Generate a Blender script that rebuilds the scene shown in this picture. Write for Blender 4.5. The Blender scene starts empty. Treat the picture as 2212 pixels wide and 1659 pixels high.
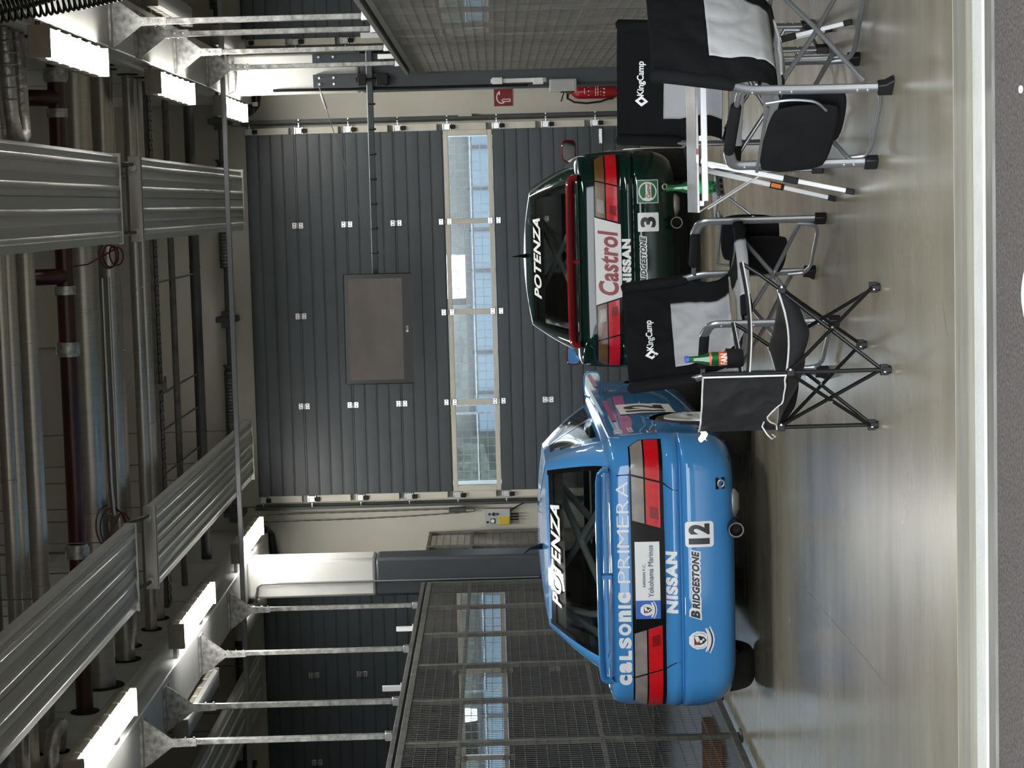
import bpy, bmesh, math, random
from mathutils import Vector, Matrix, noise
random.seed(7)
PI = math.pi
sc = bpy.context.scene
col = sc.collection
ORG = {}

# ------------------------------------------------------------------ camera
H = 1.58
F_PX, YAW, PITCH, ROLL = 4412.2, .08839, .005606, -.027836
fwd = Vector((-math.sin(YAW)*math.cos(PITCH), math.cos(YAW)*math.cos(PITCH), -math.sin(PITCH)))
rgt = Vector((math.cos(YAW), math.sin(YAW), 0)); upv = rgt.cross(fwd)
R2 = math.cos(ROLL)*rgt + math.sin(ROLL)*upv
U2 = -math.sin(ROLL)*rgt + math.cos(ROLL)*upv
cam_d = bpy.data.cameras.new('camera'); cam = bpy.data.objects.new('camera', cam_d); col.objects.link(cam)
cx, cy, cz = -U2, R2, -fwd                      # the photo lies on its side
cam.matrix_world = Matrix(((cx.x, cy.x, cz.x, 0), (cx.y, cy.y, cz.y, 0), (cx.z, cy.z, cz.z, H), (0, 0, 0, 1)))
cam_d.sensor_fit = 'HORIZONTAL'; cam_d.sensor_width = 36; cam_d.lens = F_PX/2212*36
cam_d.clip_start = .1; cam_d.clip_end = 400
sc.camera = cam

def ray(x, y):
    u, v = 1659-y, x
    return R2*((u-829.5)/F_PX) - U2*((v-1106)/F_PX) + fwd
def at_y(x, y, Y):
    d = ray(x, y); return Vector((0, 0, H)) + d*(Y/d.y)
def at_x(x, y, X):
    d = ray(x, y); return Vector((0, 0, H)) + d*(X/d.x)
def at_z(x, y, Z=0.):
    d = ray(x, y); return Vector((0, 0, H)) + d*((Z-H)/d.z)

# ------------------------------------------------------------------ materials
def mat(name, c, rough=.5, metal=0., var=.08, vscale=6., bump=0., bscale=60., coat=0., spec=.5,
        stretch=(1, 1, 1), rvar=0., c2=None, trans=0., alpha=1., emit=0., sheen=0.):
    m = bpy.data.materials.new(name); m.use_nodes = True
    nt = m.node_tree; N = nt.nodes; L = nt.links
    b = N['Principled BSDF']
    tc = N.new('ShaderNodeTexCoord'); mp = N.new('ShaderNodeMapping'); mp.inputs['Scale'].default_value = stretch
    L.new(tc.outputs['Object'], mp.inputs['Vector'])
    nz = N.new('ShaderNodeTexNoise'); nz.inputs['Scale'].default_value = vscale; nz.inputs['Detail'].default_value = 5
    L.new(mp.outputs['Vector'], nz.inputs['Vector'])
    rp = N.new('ShaderNodeValToRGB')
    a = [max(0, x*(1-var)) for x in c]; d = [min(1, x*(1+var)) for x in (c2 or c)]
    rp.color_ramp.elements[0].position = .3; rp.color_ramp.elements[1].position = .7
    rp.color_ramp.elements[0].color = (*a, 1); rp.color_ramp.elements[1].color = (*d, 1)
    L.new(nz.outputs['Fac'], rp.inputs['Fac']); L.new(rp.outputs['Color'], b.inputs['Base Color'])
    b.inputs['Roughness'].default_value = rough; b.inputs['Metallic'].default_value = metal
    b.inputs['Coat Weight'].default_value = coat; b.inputs['Coat Roughness'].default_value = .04
    b.inputs['Specular IOR Level'].default_value = spec
    b.inputs['Transmission Weight'].default_value = trans; b.inputs['Alpha'].default_value = alpha
    b.inputs['Sheen Weight'].default_value = sheen
    if rvar:
        mr = N.new('ShaderNodeMapRange'); mr.inputs['To Min'].default_value = max(.02, rough-rvar); mr.inputs['To Max'].default_value = min(1, rough+rvar)
        L.new(nz.outputs['Fac'], mr.inputs['Value']); L.new(mr.outputs['Result'], b.inputs['Roughness'])
    if bump:
        n2 = N.new('ShaderNodeTexNoise'); n2.inputs['Scale'].default_value = bscale; n2.inputs['Detail'].default_value = 4
        L.new(mp.outputs['Vector'], n2.inputs['Vector'])
        bp = N.new('ShaderNodeBump'); bp.inputs['Strength'].default_value = bump; bp.inputs['Distance'].default_value = .01
        L.new(n2.outputs['Fac'], bp.inputs['Height']); L.new(bp.outputs['Normal'], b.inputs['Normal'])
    if emit:
        L.new(rp.outputs['Color'], b.inputs['Emission Color']); b.inputs['Emission Strength'].default_value = emit
    return m

def glass(name, tint=(.9, .95, .95), refl=.12, rough=.03, trans=(1, 1, 1)):
    m = bpy.data.materials.new(name); m.use_nodes = True
    nt = m.node_tree; N = nt.nodes; L = nt.links; N.clear()
    o = N.new('ShaderNodeOutputMaterial'); mx = N.new('ShaderNodeMixShader')
    t = N.new('ShaderNodeBsdfTransparent'); g = N.new('ShaderNodeBsdfGlossy'); g.inputs['Roughness'].default_value = rough
    t.inputs['Color'].default_value = (*tint, 1)
    lw = N.new('ShaderNodeLayerWeight'); lw.inputs['Blend'].default_value = .35
    nz = N.new('ShaderNodeTexNoise'); nz.inputs['Scale'].default_value = 3.
    mr = N.new('ShaderNodeMapRange'); mr.inputs['To Min'].default_value = refl; mr.inputs['To Max'].default_value = .8
    L.new(lw.outputs['Fresnel'], mr.inputs['Value']); L.new(mr.outputs['Result'], mx.inputs['Fac'])
    bp = N.new('ShaderNodeBump'); bp.inputs['Strength'].default_value = .02; L.new(nz.outputs['Fac'], bp.inputs['Height'])
    L.new(bp.outputs['Normal'], g.inputs['Normal'])
    L.new(t.outputs['BSDF'], mx.inputs[1]); L.new(g.outputs['BSDF'], mx.inputs[2]); L.new(mx.outputs['Shader'], o.inputs['Surface'])
    return m

M = {}
M['wall'] = mat('cream_painted_wall', (.60, .58, .50), .6, var=.05, vscale=2.5, bump=.08, bscale=30)
M['ceil'] = mat('grey_concrete_ceiling', (.50, .48, .42), .8, var=.08, vscale=1.5, bump=.15, bscale=20)
M['beam'] = mat('white_painted_steel', (.70, .70, .66), .45, var=.04, vscale=3)
M['colw'] = mat('white_column_paint', (.74, .74, .70), .45, var=.03)
M['colg'] = mat('slate_column_paint', (.055, .065, .075), .42, var=.06)
M['door'] = mat('slate_door_steel', (.060, .071, .080), .38, var=.07, vscale=4, bump=.12, bscale=220)
M['cream'] = mat('cream_anodised_aluminium', (.66, .63, .54), .42, metal=.1, var=.06)
M['alu'] = mat('brushed_aluminium', (.80, .80, .80), .32, metal=.75, var=.08, stretch=(1, 1, 30))
M['alu_w'] = mat('pale_table_aluminium', (.80, .81, .82), .36, metal=.35, var=.05)
M['alu_rib'] = mat('ribbed_table_aluminium', (.72, .72, .73), .24, metal=.9, var=.05)
M['galv'] = mat('galvanised_steel', (.40, .40, .38), .42, metal=.65, var=.45, vscale=26, bump=.1, bscale=60)
M['fence'] = mat('weathered_grey_steel', (.16, .155, .14), .55, metal=.3, var=.25, vscale=14)
M['wire'] = mat('dull_fence_wire', (.175, .168, .148), .6, metal=.2, var=.2)
M['steel'] = mat('grey_powder_coated_tube', (.30, .31, .325), .3, metal=.75, var=.06, vscale=20)
M['bolt'] = mat('bright_zinc', (.82, .82, .82), .25, metal=.9, var=.05)
M['chrome'] = mat('polished_metal', (.85, .85, .85), .12, metal=1., var=.03)
M['plast'] = mat('black_plastic', (.007, .007, .008), .5, spec=.3, var=.2)
M['blacktube'] = mat('black_enamel_tube', (.006, .006, .0065), .28, var=.2, spec=.3)
M['cloth_k'] = mat('black_canvas', (.0055, .0055, .0065), .9, var=.25, vscale=9, bump=.5, bscale=14, spec=.18)
M['cloth_g'] = mat('pale_grey_canvas', (.39, .39, .395), .9, spec=.2, var=.05, vscale=7, bump=.5, bscale=9)
M['cloth_c'] = mat('charcoal_nylon', (.0085, .0085, .0098), .75, spec=.3, var=.3, vscale=7, bump=.5, bscale=16, sheen=.02)
M['piping'] = mat('pale_piping', (.50, .49, .47), .8, var=.1)
M['foam'] = mat('black_foam', (.007, .007, .008), .9, spec=.2, var=.2, bump=.2, bscale=150)
M['white'] = mat('white_vinyl', (.88, .88, .87), .4, var=.02)
M['print_k'] = mat('black_vinyl', (.008, .008, .009), .4, var=.1)
M['pipe'] = mat('pipe_jacket_aluminium', (.40, .385, .335), .34, metal=.8, var=.08, vscale=5, stretch=(12, 1, 1))
M['foil'] = mat('crumpled_foil', (.50, .49, .46), .35, metal=.7, var=.25, vscale=22, bump=.8, bscale=30)
M['redpipe'] = mat('dark_red_pipe_paint', (.036, .004, .005), .35, var=.1, coat=.1)
M['darkpipe'] = mat('dark_steel_pipe', (.075, .08, .08), .5, metal=.4, var=.15)
M['panel'] = mat('radiant_panel_enamel', (.51, .51, .465), .32, metal=.15, var=.03, vscale=2)
M['lamp'] = mat('lit_fluorescent_diffuser', (1., .98, .93), .4, var=.0, emit=40.)
M['lampoff'] = mat('unlit_diffuser', (.62, .62, .60), .3, var=.04)
M['lampbody'] = mat('fitting_body', (.30, .27, .22), .5, var=.15)
M['hole'] = mat('painted_hole_dark', (.006, .006, .006), .9, var=.1)  # near-black colour standing in for the shade inside holes
M['redcable'] = mat('dark_red_cable', (.11, .014, .010), .5, var=.1)
M['red'] = mat('fire_red_enamel', (.36, .010, .016), .35, var=.08, coat=.3)
M['redsign'] = mat('red_sign', (.22, .012, .016), .5, var=.05)
M['yellow'] = mat('yellow_plastic', (.62, .47, .02), .45, var=.05)
M['greyplast'] = mat('grey_plastic', (.47, .48, .47), .5, var=.06)
M['greenp'] = mat('dark_green_plastic', (.02, .11, .05), .4, var=.05)
M['orange'] = mat('orange_plastic', (.85, .20, .03), .4, var=.05)
M['tyre'] = mat('tyre_rubber', (.018, .017, .016), .75, var=.2, vscale=30, bump=.4, bscale=50)
M['rim'] = mat('silver_wheel', (.78, .78, .76), .3, metal=.15, var=.04)
M['under'] = mat('car_underside', (.006, .006, .006), .8, var=.2)
M['seatk'] = mat('dark_seat_fabric', (.012, .012, .013), .85, var=.2)
M['cage'] = mat('pale_green_cage_tube', (.78, .86, .80), .35, var=.05)
M['blue'] = mat('sky_blue_car_paint', (.055, .258, .58), .4, var=.02, coat=1., spec=.05)
M['green'] = mat('deep_green_car_paint', (.0018, .018, .0135), .5, var=.02, coat=1., spec=.02)
M['redp'] = mat('red_car_paint', (.22, .008, .012), .4, var=.02, coat=1., spec=.05)
M['trimk'] = mat('gloss_black_trim', (.005, .005, .006), .10, var=.1, spec=.3)
M['lens_r'] = mat('red_lens', (.66, .004, .012), .15, var=.1, vscale=40, coat=.6)
M['lens_rd'] = mat('deep_red_lens', (.26, .002, .008), .15, var=.1, coat=.6)
M['lens_s'] = mat('smoked_lens', (.26, .23, .20), .15, var=.25, vscale=9, coat=.6)
M['lens_a'] = mat('amber_smoked_lens', (.16, .075, .018), .15, var=.25, vscale=9, coat=.6)
M['mirror'] = mat('mirror_glass', (.75, .78, .80), .03, metal=1., var=.02)
M['silver'] = mat('silver_muffler', (.62, .60, .56), .3, metal=.8, var=.1)
M['cas_red'] = mat('red_print_with_sheen', (.36, .07, .08), .45, var=.12, vscale=14)  # red lightened to include the pale reflection over the Castrol lettering
M['cas_grn'] = mat('logo_green', (.012, .15, .055), .4, var=.03)
M['navy'] = mat('navy_print', (.02, .04, .14), .45, var=.05)
M['plateblue'] = mat('royal_blue_plate', (.008, .12, .52), .4, var=.03)
M['gold'] = mat('gold_print', (.42, .34, .20), .5, var=.05)
M['pink'] = mat('magenta_decal', (.42, .03, .15), .4, var=.05)
M['glass_car'] = glass('car_glass', (.93, .97, .95), .04)
M['glass_side'] = glass('side_glass', (.92, .95, .94), .10)
M['pane'] = glass('door_pane', (.72, .80, .86), .10, .12)
M['bottle'] = mat('green_bottle_glass', (.02, .30, .07), .06, var=.05, trans=.75, coat=.4)
M['bluecap'] = mat('blue_cap', (.05, .10, .45), .4, var=.05)
M['label_o'] = mat('orange_red_label', (.70, .11, .03), .5, var=.06)
M['label_g'] = mat('green_label', (.02, .42, .10), .5, var=.06)
M['tvk'] = mat('tv_gloss_black', (.006, .006, .007), .12, var=.1, coat=.4)
M['screen'] = mat('tv_screen_reflected_brown', (.135, .108, .092), .32, var=.22, vscale=1.6, stretch=(1, 1, 2))  # brown of the reflected pit lane is put into the base colour
M['mat_k'] = mat('black_rubber_floor', (.008, .008, .008), .45, var=.2)
M['truck'] = mat('pale_blue_truck', (.20, .275, .33), .5, var=.05)
M['leaf'] = mat('hedge_leaves', (.05, .055, .04), .9, var=.5, vscale=9)
M['rust'] = mat('rusty_orange', (.16, .055, .014), .7, var=.2)

def floor_mat():
    m = mat('glossy_epoxy_floor', (.222, .198, .142), .25, var=.10, vscale=1.3, stretch=(.5, 2.2, 1), rvar=.08, c2=(.252, .231, .173), spec=.5)
    nt = m.node_tree; N = nt.nodes; L = nt.links; b = N['Principled BSDF']
    tc = N.new('ShaderNodeTexCoord'); mp = N.new('ShaderNodeMapping'); mp.inputs['Scale'].default_value = (2.2, 9, 1)
    mp.inputs['Rotation'].default_value = (0, 0, .05); L.new(tc.outputs['Object'], mp.inputs['Vector'])
    n = N.new('ShaderNodeTexNoise'); n.inputs['Scale'].default_value = 3.; n.inputs['Detail'].default_value = 8; n.inputs['Roughness'].default_value = .65
    L.new(mp.outputs['Vector'], n.inputs['Vector'])
    r = N.new('ShaderNodeValToRGB'); r.color_ramp.elements[0].position = .32; r.color_ramp.elements[1].position = .52
    r.color_ramp.elements[0].color = (.60, .60, .62, 1); r.color_ramp.elements[1].color = (1, 1, 1, 1)
    L.new(n.outputs['Fac'], r.inputs['Fac'])
    mx = N.new('ShaderNodeMix'); mx.data_type = 'RGBA'; mx.blend_type = 'MULTIPLY'; mx.inputs['Factor'].default_value = .22
    src = b.inputs['Base Color'].links[0].from_socket
    L.new(src, mx.inputs['A']); L.new(r.outputs['Color'], mx.inputs['B']); L.new(mx.outputs['Result'], b.inputs['Base Color'])
    return m
M['floor'] = floor_mat()

def asphalt_mat():
    m = mat('worn_asphalt', (.050, .043, .040), .85, var=.35, vscale=90, bump=.9, bscale=120, c2=(.092, .082, .076))
    return m
M['asphalt'] = asphalt_mat()
M['kerb'] = mat('worn_concrete_sill', (.30, .29, .235), .6, var=.14, vscale=9, stretch=(.3, 3, 1), bump=.2, bscale=40)
M['kerb_d'] = mat('grey_concrete_sill', (.215, .208, .175), .55, var=.14, vscale=9, stretch=(.3, 3, 1), bump=.2, bscale=40)
M['kerb_w'] = mat('white_painted_sill', (.52, .53, .50), .6, var=.06, vscale=7, bump=.25, bscale=40)
M['paint_w'] = mat('cracked_white_road_paint', (.62, .62, .60), .7, var=.05, bump=.5, bscale=60)

# ------------------------------------------------------------------ mesh builder
class MB:
    def __init__(s): s.v = []; s.f = []; s.m = []
    def add(s, vs, fs, mi=0):
        o = len(s.v); s.v += [Vector(p) for p in vs]
        s.f += [[i+o for i in f] for f in fs]; s.m += [mi]*len(fs); return s
    def box(s, lo, hi, mi=0):
        x0, y0, z0 = lo; x1, y1, z1 = hi
        return s.add([(x0,y0,z0),(x1,y0,z0),(x1,y1,z0),(x0,y1,z0),(x0,y0,z1),(x1,y0,z1),(x1,y1,z1),(x0,y1,z1)],
              [(0,3,2,1),(4,5,6,7),(0,1,5,4),(1,2,6,5),(2,3,7,6),(3,0,4,7)], mi)
    def bar(s, p0, p1, w, h, up=(0, 0, 1), mi=0):
        p0 = Vector(p0); p1 = Vector(p1); d = (p1-p0).normalized(); u = Vector(up)
        if abs(d.dot(u)) > .97: u = Vector((0, 1, 0))
        sd = d.cross(u).normalized(); u = sd.cross(d)
        vs = [p+sd*a*w/2+u*b*h/2 for p in (p0, p1) for a, b in ((-1,-1),(1,-1),(1,1),(-1,1))]
        return s.add(vs, [(0,1,2,3),(7,6,5,4),(0,4,5,1),(1,5,6,2),(2,6,7,3),(3,7,4,0)], mi)
    def tube(s, pts, r, n=10, closed=False, caps=True, mi=0, ry=None, up=None):
        P = [Vector(p) for p in pts]; k = len(P)
        T = []
        for i in range(k):
            a = P[(i-1) % k] if (closed or i) else P[0]; b = P[(i+1) % k] if (closed or i < k-1) else P[-1]
            T.append((b-a).normalized())
        u = Vector(up) if up else (Vector((0, 0, 1)) if abs(T[0].z) < .9 else Vector((1, 0, 0)))
        vs = []
        for i in range(k):
            u = (Vector(up) if up else u); sd = T[i].cross(u)
            if sd.length < 1e-4: sd = T[i].cross(Vector((.3, .8, .5)))
            sd.normalize(); u2 = sd.cross(T[i]).normalized(); u = u2
            rr = r[i] if isinstance(r, (list, tuple)) else r; r2 = ry if ry else rr
            for j in range(n):
                a = 2*PI*j/n; vs.append(P[i]+sd*math.cos(a)*rr+u2*math.sin(a)*r2)
        fs = []
        for i in range(k if closed else k-1):
            for j in range(n):
                a = i*n+j; b = i*n+(j+1) % n; c = ((i+1) % k)*n+(j+1) % n; d = ((i+1) % k)*n+j; fs.append((a, b, c, d))
        if caps and not closed: fs += [tuple(range(n))[::-1], tuple((k-1)*n+j for j in range(n))]
        return s.add(vs, fs, mi)
    def cyl(s, p0, p1, r, n=14, mi=0, r1=None):
        return s.tube([p0, p1], [r, r if r1 is None else r1], n, mi=mi)
    def lathe(s, prof, c=(0, 0, 0), axis='z', n=24, mi=0, cap=False):
        vs = []; c = Vector(c)
        for r, h in prof:
            for j in range(n):
                a = 2*PI*j/n; x, y = r*math.cos(a), r*math.sin(a)
                vs.append(c+Vector({'z': (x, y, h), 'x': (h, x, y), 'y': (x, h, y)}[axis]))
        fs = []
        for i in range(len(prof)-1):
            for j in range(n): fs.append((i*n+j, i*n+(j+1) % n, (i+1)*n+(j+1) % n, (i+1)*n+j))
        if cap and prof[0][0] > 1e-5: fs.append(tuple(range(n)))
        if cap and prof[-1][0] > 1e-5: fs.append(tuple((len(prof)-1)*n+j for j in range(n)))
        return s.add(vs, fs, mi)
    def prism(s, pts, e, mi=0):
        """closed polygon of 3D points pushed along vector e"""
        P = [Vector(p) for p in pts]; k = len(P); e = Vector(e)
        return s.add(P+[p+e for p in P], [tuple(range(k))[::-1], tuple(range(k, 2*k))]+[(i, (i+1) % k, k+(i+1) % k, k+i) for i in range(k)], mi)
    def grid(s, G, mi=0, keep=None):
        """G[i][j] points; keep(i,j) picks cells"""
        a = len(G); b = len(G[0]); fs = []
        for i in range(a-1):
            for j in range(b-1):
                if keep is None or keep(i, j): fs.append((i*b+j, i*b+j+1, (i+1)*b+j+1, (i+1)*b+j))
        return s.add([p for r in G for p in r], fs, mi)
    def slab(s, G, th, mi=0):
        """grid given thickness along its normals"""
        a = len(G); b = len(G[0]); N = []
        for i in range(a):
            for j in range(b):
                du = Vector(G[min(i+1, a-1)][j])-Vector(G[max(i-1, 0)][j]); dv = Vector(G[i][min(j+1, b-1)])-Vector(G[i][max(j-1, 0)])
                n = du.cross(dv); N.append(n.normalized() if n.length > 1e-9 else Vector((0, 0, 1)))
        flat = [Vector(p) for r in G for p in r]; k = a*b
        vs = flat+[p+n*th for p, n in zip(flat, N)]
        fs = []
        for i in range(a-1):
            for j in range(b-1):
                q = (i*b+j, i*b+j+1, (i+1)*b+j+1, (i+1)*b+j); fs += [q[::-1], tuple(k+x for x in q)]
        ring = [j for j in range(b)]+[i*b+b-1 for i in range(1, a)]+[(a-1)*b+j for j in range(b-2, -1, -1)]+[i*b for i in range(a-2, 0, -1)]
        for x, y in zip(ring, ring[1:]+ring[:1]): fs.append((x, y, k+y, k+x))
        return s.add(vs, fs, mi)
    def build(s, name, mats, parent=None, bevel=0., smooth=35., loc=None, normals=True, sub=0):
        if not isinstance(mats, (list, tuple)): mats = [mats]
        if parent is not None: off = Vector(ORG.get(parent.name, (0, 0, 0)))
        elif loc is not None: off = Vector(loc)
        else:
            xs = [p.x for p in s.v]; ys = [p.y for p in s.v]; zs = [p.z for p in s.v]
            off = Vector(((min(xs)+max(xs))/2, (min(ys)+max(ys))/2, min(zs)))
        me = bpy.data.meshes.new(name); me.from_pydata([tuple(p-off) for p in s.v], [], s.f)
        for m in mats: me.materials.append(m)
        if len(mats) > 1: me.polygons.foreach_set('material_index', s.m)
        if normals:
            bm = bmesh.new(); bm.from_mesh(me); bmesh.ops.recalc_face_normals(bm, faces=bm.faces); bm.to_mesh(me); bm.free()
        me.polygons.foreach_set('use_smooth', [True]*len(me.polygons))
        try: me.set_sharp_from_angle(angle=math.radians(smooth))
        except Exception: pass
        me.update()
        o = bpy.data.objects.new(name, me); col.objects.link(o)
        if parent is not None: o.parent = parent; ORG[o.name] = tuple(off)
        else: o.location = off; ORG[o.name] = tuple(off)
        if sub:
            md = o.modifiers.new('subdivision', 'SUBSURF'); md.levels = sub; md.render_levels = sub
        if bevel:
            md = o.modifiers.new('bevel', 'BEVEL'); md.width = bevel; md.segments = 2; md.limit_method = 'ANGLE'; md.angle_limit = math.radians(40)
        return o

def build_each(mb, name, mats, parent=None, tol=.004, **k):
    """every separate piece of mb becomes an object of its own"""
    n = len(mb.v); up = list(range(n))
    def find(i):
        while up[i] != i: up[i] = up[up[i]]; i = up[i]
        return i
    for f in mb.f:
        for j in f[1:]: up[find(f[0])] = find(j)
    isl = {}
    for i in range(n): isl.setdefault(find(i), []).append(i)
    bx = [[[min(mb.v[i][a] for i in I)-tol for a in range(3)], [max(mb.v[i][a] for i in I)+tol for a in range(3)], set(I)] for I in isl.values()]
    go = True
    while go:
        go = False
        for i in range(len(bx)):
            for j in range(i+1, len(bx)):
                if all(bx[i][0][a] <= bx[j][1][a] and bx[j][0][a] <= bx[i][1][a] for a in range(3)):
                    bx[i] = [[min(bx[i][0][a], bx[j][0][a]) for a in range(3)], [max(bx[i][1][a], bx[j][1][a]) for a in range(3)], bx[i][2] | bx[j][2]]; del bx[j]; go = True; break
            if go: break
    out = []
    for lo, hi, I in bx:
        m = MB(); idx = {}
        for i in sorted(I): idx[i] = len(m.v); m.v.append(mb.v[i])
        for f, mi in zip(mb.f, mb.m):
            if f[0] in I: m.f.append([idx[i] for i in f]); m.m.append(mi)
        out.append(m.build(name, mats, parent, **k))
    return out
def thing(name, label, cat, loc=(0, 0, 0), rotz=0., group=None, local=False, kind=None):
    o = bpy.data.objects.new(name, None); col.objects.link(o); o.empty_display_size = .1
    o.location = loc; o.rotation_euler = (0, 0, rotz)
    ORG[o.name] = (0, 0, 0) if local else tuple(loc)
    return tag(o, label, cat, group, kind)
def tag(o, label=None, cat=None, group=None, kind=None):
    if label: o['label'] = label
    if cat: o['category'] = cat
    if group: o['group'] = group
    if kind: o['kind'] = kind
    return o
def dup(root, loc=None, rotz=None, label=None, group=None):
    r = root.copy(); col.objects.link(r)
    if loc is not None: r.location = loc
    if rotz is not None: r.rotation_euler = (0, 0, rotz)
    if label: r['label'] = label
    if group: r['group'] = group
    def kids(a, b):
        for c in list(a.children):
            d = c.copy(); col.objects.link(d); d.parent = b; kids(c, d)
    kids(root, r); return r

_tc = {}
def text2d(body, shear=0., bold=0., spacing=1.):
    """triangulated lettering in the unit square: verts (0..1, 0..1), faces, aspect"""
    key = (body, shear, bold, spacing)
    if key in _tc: return _tc[key]
    cu = bpy.data.curves.new('lettering', 'FONT'); cu.body = body; cu.shear = shear; cu.offset = bold; cu.resolution_u = 4; cu.space_character = spacing
    ob = bpy.data.objects.new('lettering', cu); col.objects.link(ob)
    dg = bpy.context.evaluated_depsgraph_get(); me = bpy.data.meshes.new_from_object(ob.evaluated_get(dg))
    vs = [v.co.copy() for v in me.vertices]; fs = [tuple(p.vertices) for p in me.polygons]
    bpy.data.objects.remove(ob); bpy.data.curves.remove(cu); bpy.data.meshes.remove(me)
    x0 = min(v.x for v in vs); x1 = max(v.x for v in vs); y0 = min(v.y for v in vs); y1 = max(v.y for v in vs)
    _tc[key] = ([((v.x-x0)/(x1-x0), (v.y-y0)/(y1-y0)) for v in vs], fs, (x1-x0)/(y1-y0)); return _tc[key]
def cut2d(vs, fs, w, h, step):
    """size the flat shape to w x h and cut it into strips so it can lie on a curved surface"""
    bm = bmesh.new(); B = [bm.verts.new((x*w, y*h, 0)) for x, y in vs]
    for f in fs:
        try: bm.faces.new([B[i] for i in f])
        except Exception: pass
    for ax, L in ((0, w), (1, h)):
        k = int(L/step)
        for i in range(1, k+1):
            n = [0, 0, 0]; n[ax] = 1; c = [0, 0, 0]; c[ax] = L*i/(k+1)
            bmesh.ops.bisect_plane(bm, geom=bm.verts[:]+bm.edges[:]+bm.faces[:], plane_co=c, plane_no=n)
    bm.verts.index_update()
    r = ([v.co.copy() for v in bm.verts], [tuple(v.index for v in f.verts) for f in bm.faces]); bm.free(); return r
def letters(mb, fn, body, a0, a1, b0, b1, mi=0, shear=0., bold=0., step=.04, spacing=1.):
    """lettering filling a0..a1 x b0..b1 of the surface fn(a, b)"""
    vs, fs, _ = text2d(body, shear, bold, spacing); V, Fc = cut2d(vs, fs, abs(a1-a0), abs(b1-b0), step)
    sa = 1 if a1 > a0 else -1
    mb.add([fn(a0+sa*p.x, b0+p.y) for p in V], Fc, mi)
def patch(mb, fn, pts, mi=0, step=.05):
    """flat polygon (a, b) laid on the surface fn"""
    x0 = min(p[0] for p in pts); x1 = max(p[0] for p in pts); y0 = min(p[1] for p in pts); y1 = max(p[1] for p in pts)
    V, Fc = cut2d([((p[0]-x0)/(x1-x0), (p[1]-y0)/(y1-y0)) for p in pts], [tuple(range(len(pts)))], x1-x0, y1-y0, step)
    mb.add([fn(x0+p.x, y0+p.y) for p in V], Fc, mi)
def rect(a0, a1, b0, b1): return [(a0, b0), (a1, b0), (a1, b1), (a0, b1)]
def disc(a, b, ra, rb=None, n=24): return [(a+ra*math.cos(2*PI*i/n), b+(rb or ra)*math.sin(2*PI*i/n)) for i in range(n)]
def lerp(a, b, t): return a+(b-a)*t
def tab(T, x):
    if x <= T[0][0]: return T[0][1]
    for (a, p), (b, q) in zip(T, T[1:]):
        if x <= b: return p+(q-p)*(x-a)/(b-a)
    return T[-1][1]
# ------------------------------------------------------------------ setting
M['railsteel'] = mat('dull_steel_rail', (.17, .168, .155), .45, metal=.4, var=.2, vscale=20, stretch=(.2, 2, 1))
FL, FR = -3.67, 1.283          # the two mesh fences
PITCH_X = FR-FL
DY = 22.2                      # face of the sectional doors
DX0, DX1, DZ = -3.13, .80, 4.26
def struct(mb, name, m, label=None, bevel=0., **k):
    o = mb.build(name, m, bevel=bevel, **k); return tag(o, label, None, None, 'structure')

struct(MB().box((-14, 7.06, -.3), (12, 22.6, 0)), 'floor', M['floor'], 'glossy beige epoxy garage floor')
struct(MB().box((-14, 6.86, -.3), (12, 7.06, -.002)), 'trim_1', M['kerb_d'], 'grey concrete strip at the edge of the epoxy floor')
struct(MB().box((-14, 6.76, -.3), (12, 6.86, .001)), 'trim_2', M['kerb'], 'yellowed concrete strip of the threshold')
struct(MB().box((-14, 6.63, -.3), (12, 6.76, .002)), 'trim_3', M['kerb_w'], 'white painted strip of the threshold')
struct(MB().box((-14, 6.60, -.3), (12, 6.63, -.02)).box((-14, 6.51, -.3), (12, 6.60, .0)), 'trim_4', M['railsteel'], 'steel rail along the threshold')
struct(MB().box((-60, -60, -.3), (60, 6.51, -.01)), 'ground', M['asphalt'], 'dark grey asphalt of the pit lane')
struct(MB().box((-60, 22.62, -.3), (60, 90, -.01)), 'paddock_ground', M['asphalt'], 'asphalt behind the garage doors')

# unseen wall and stand across the pit lane, added to cut low sky light
struct(MB().box((-60, -9.4, 0), (60, -9.1, 1.15)), 'added_pit_wall', M['kerb_d'], 'low concrete pit wall across the pit lane')
b = MB()
for k in range(5): b.box((-60, -50-1.1*k-1.1, .0), (60, -50-1.1*k, 2.0+.6*k))
b.box((-60, -58, 0), (60, -55.5, 5.4))
struct(b, 'added_grandstand', M['fence'], 'grey grandstand beyond the pit wall')

# back wall with an opening behind each door
def wall_back():
    b = MB(); xs = [-14]
    for k in (-1, 0, 1): xs += [DX0+.06+k*PITCH_X, DX1-.06+k*PITCH_X]
    xs += [12]
    for i in range(0, len(xs), 2): b.box((xs[i], 22.27, 0), (xs[i+1], 22.6, 4.2))
    b.box((-14, 22.27, 4.2), (12, 22.6, 6.3)); return b
struct(wall_back(), 'wall_back', M['wall'], 'cream painted back wall around the sectional doors')
struct(MB().box((-14.3, 6.4, 0), (-14, 22.6, 6.3)), 'wall_left', M['wall'], 'far left wall of the neighbouring bay')
struct(MB().box((12, 6.4, 0), (12.3, 22.6, 6.3)), 'wall_right', M['wall'], 'far right wall of the neighbouring bay')
struct(MB().box((-14.3, 6.4, 4.3), (12.3, 6.62, 6.3)).box((-14.3, 6.4, 0), (FL-.15, 6.6, 4.3)).box((FR+.6, 6.4, 0), (12.3, 6.6, 4.3)),
       'wall_front', M['wall'], 'front wall with the open pit door')
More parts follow.
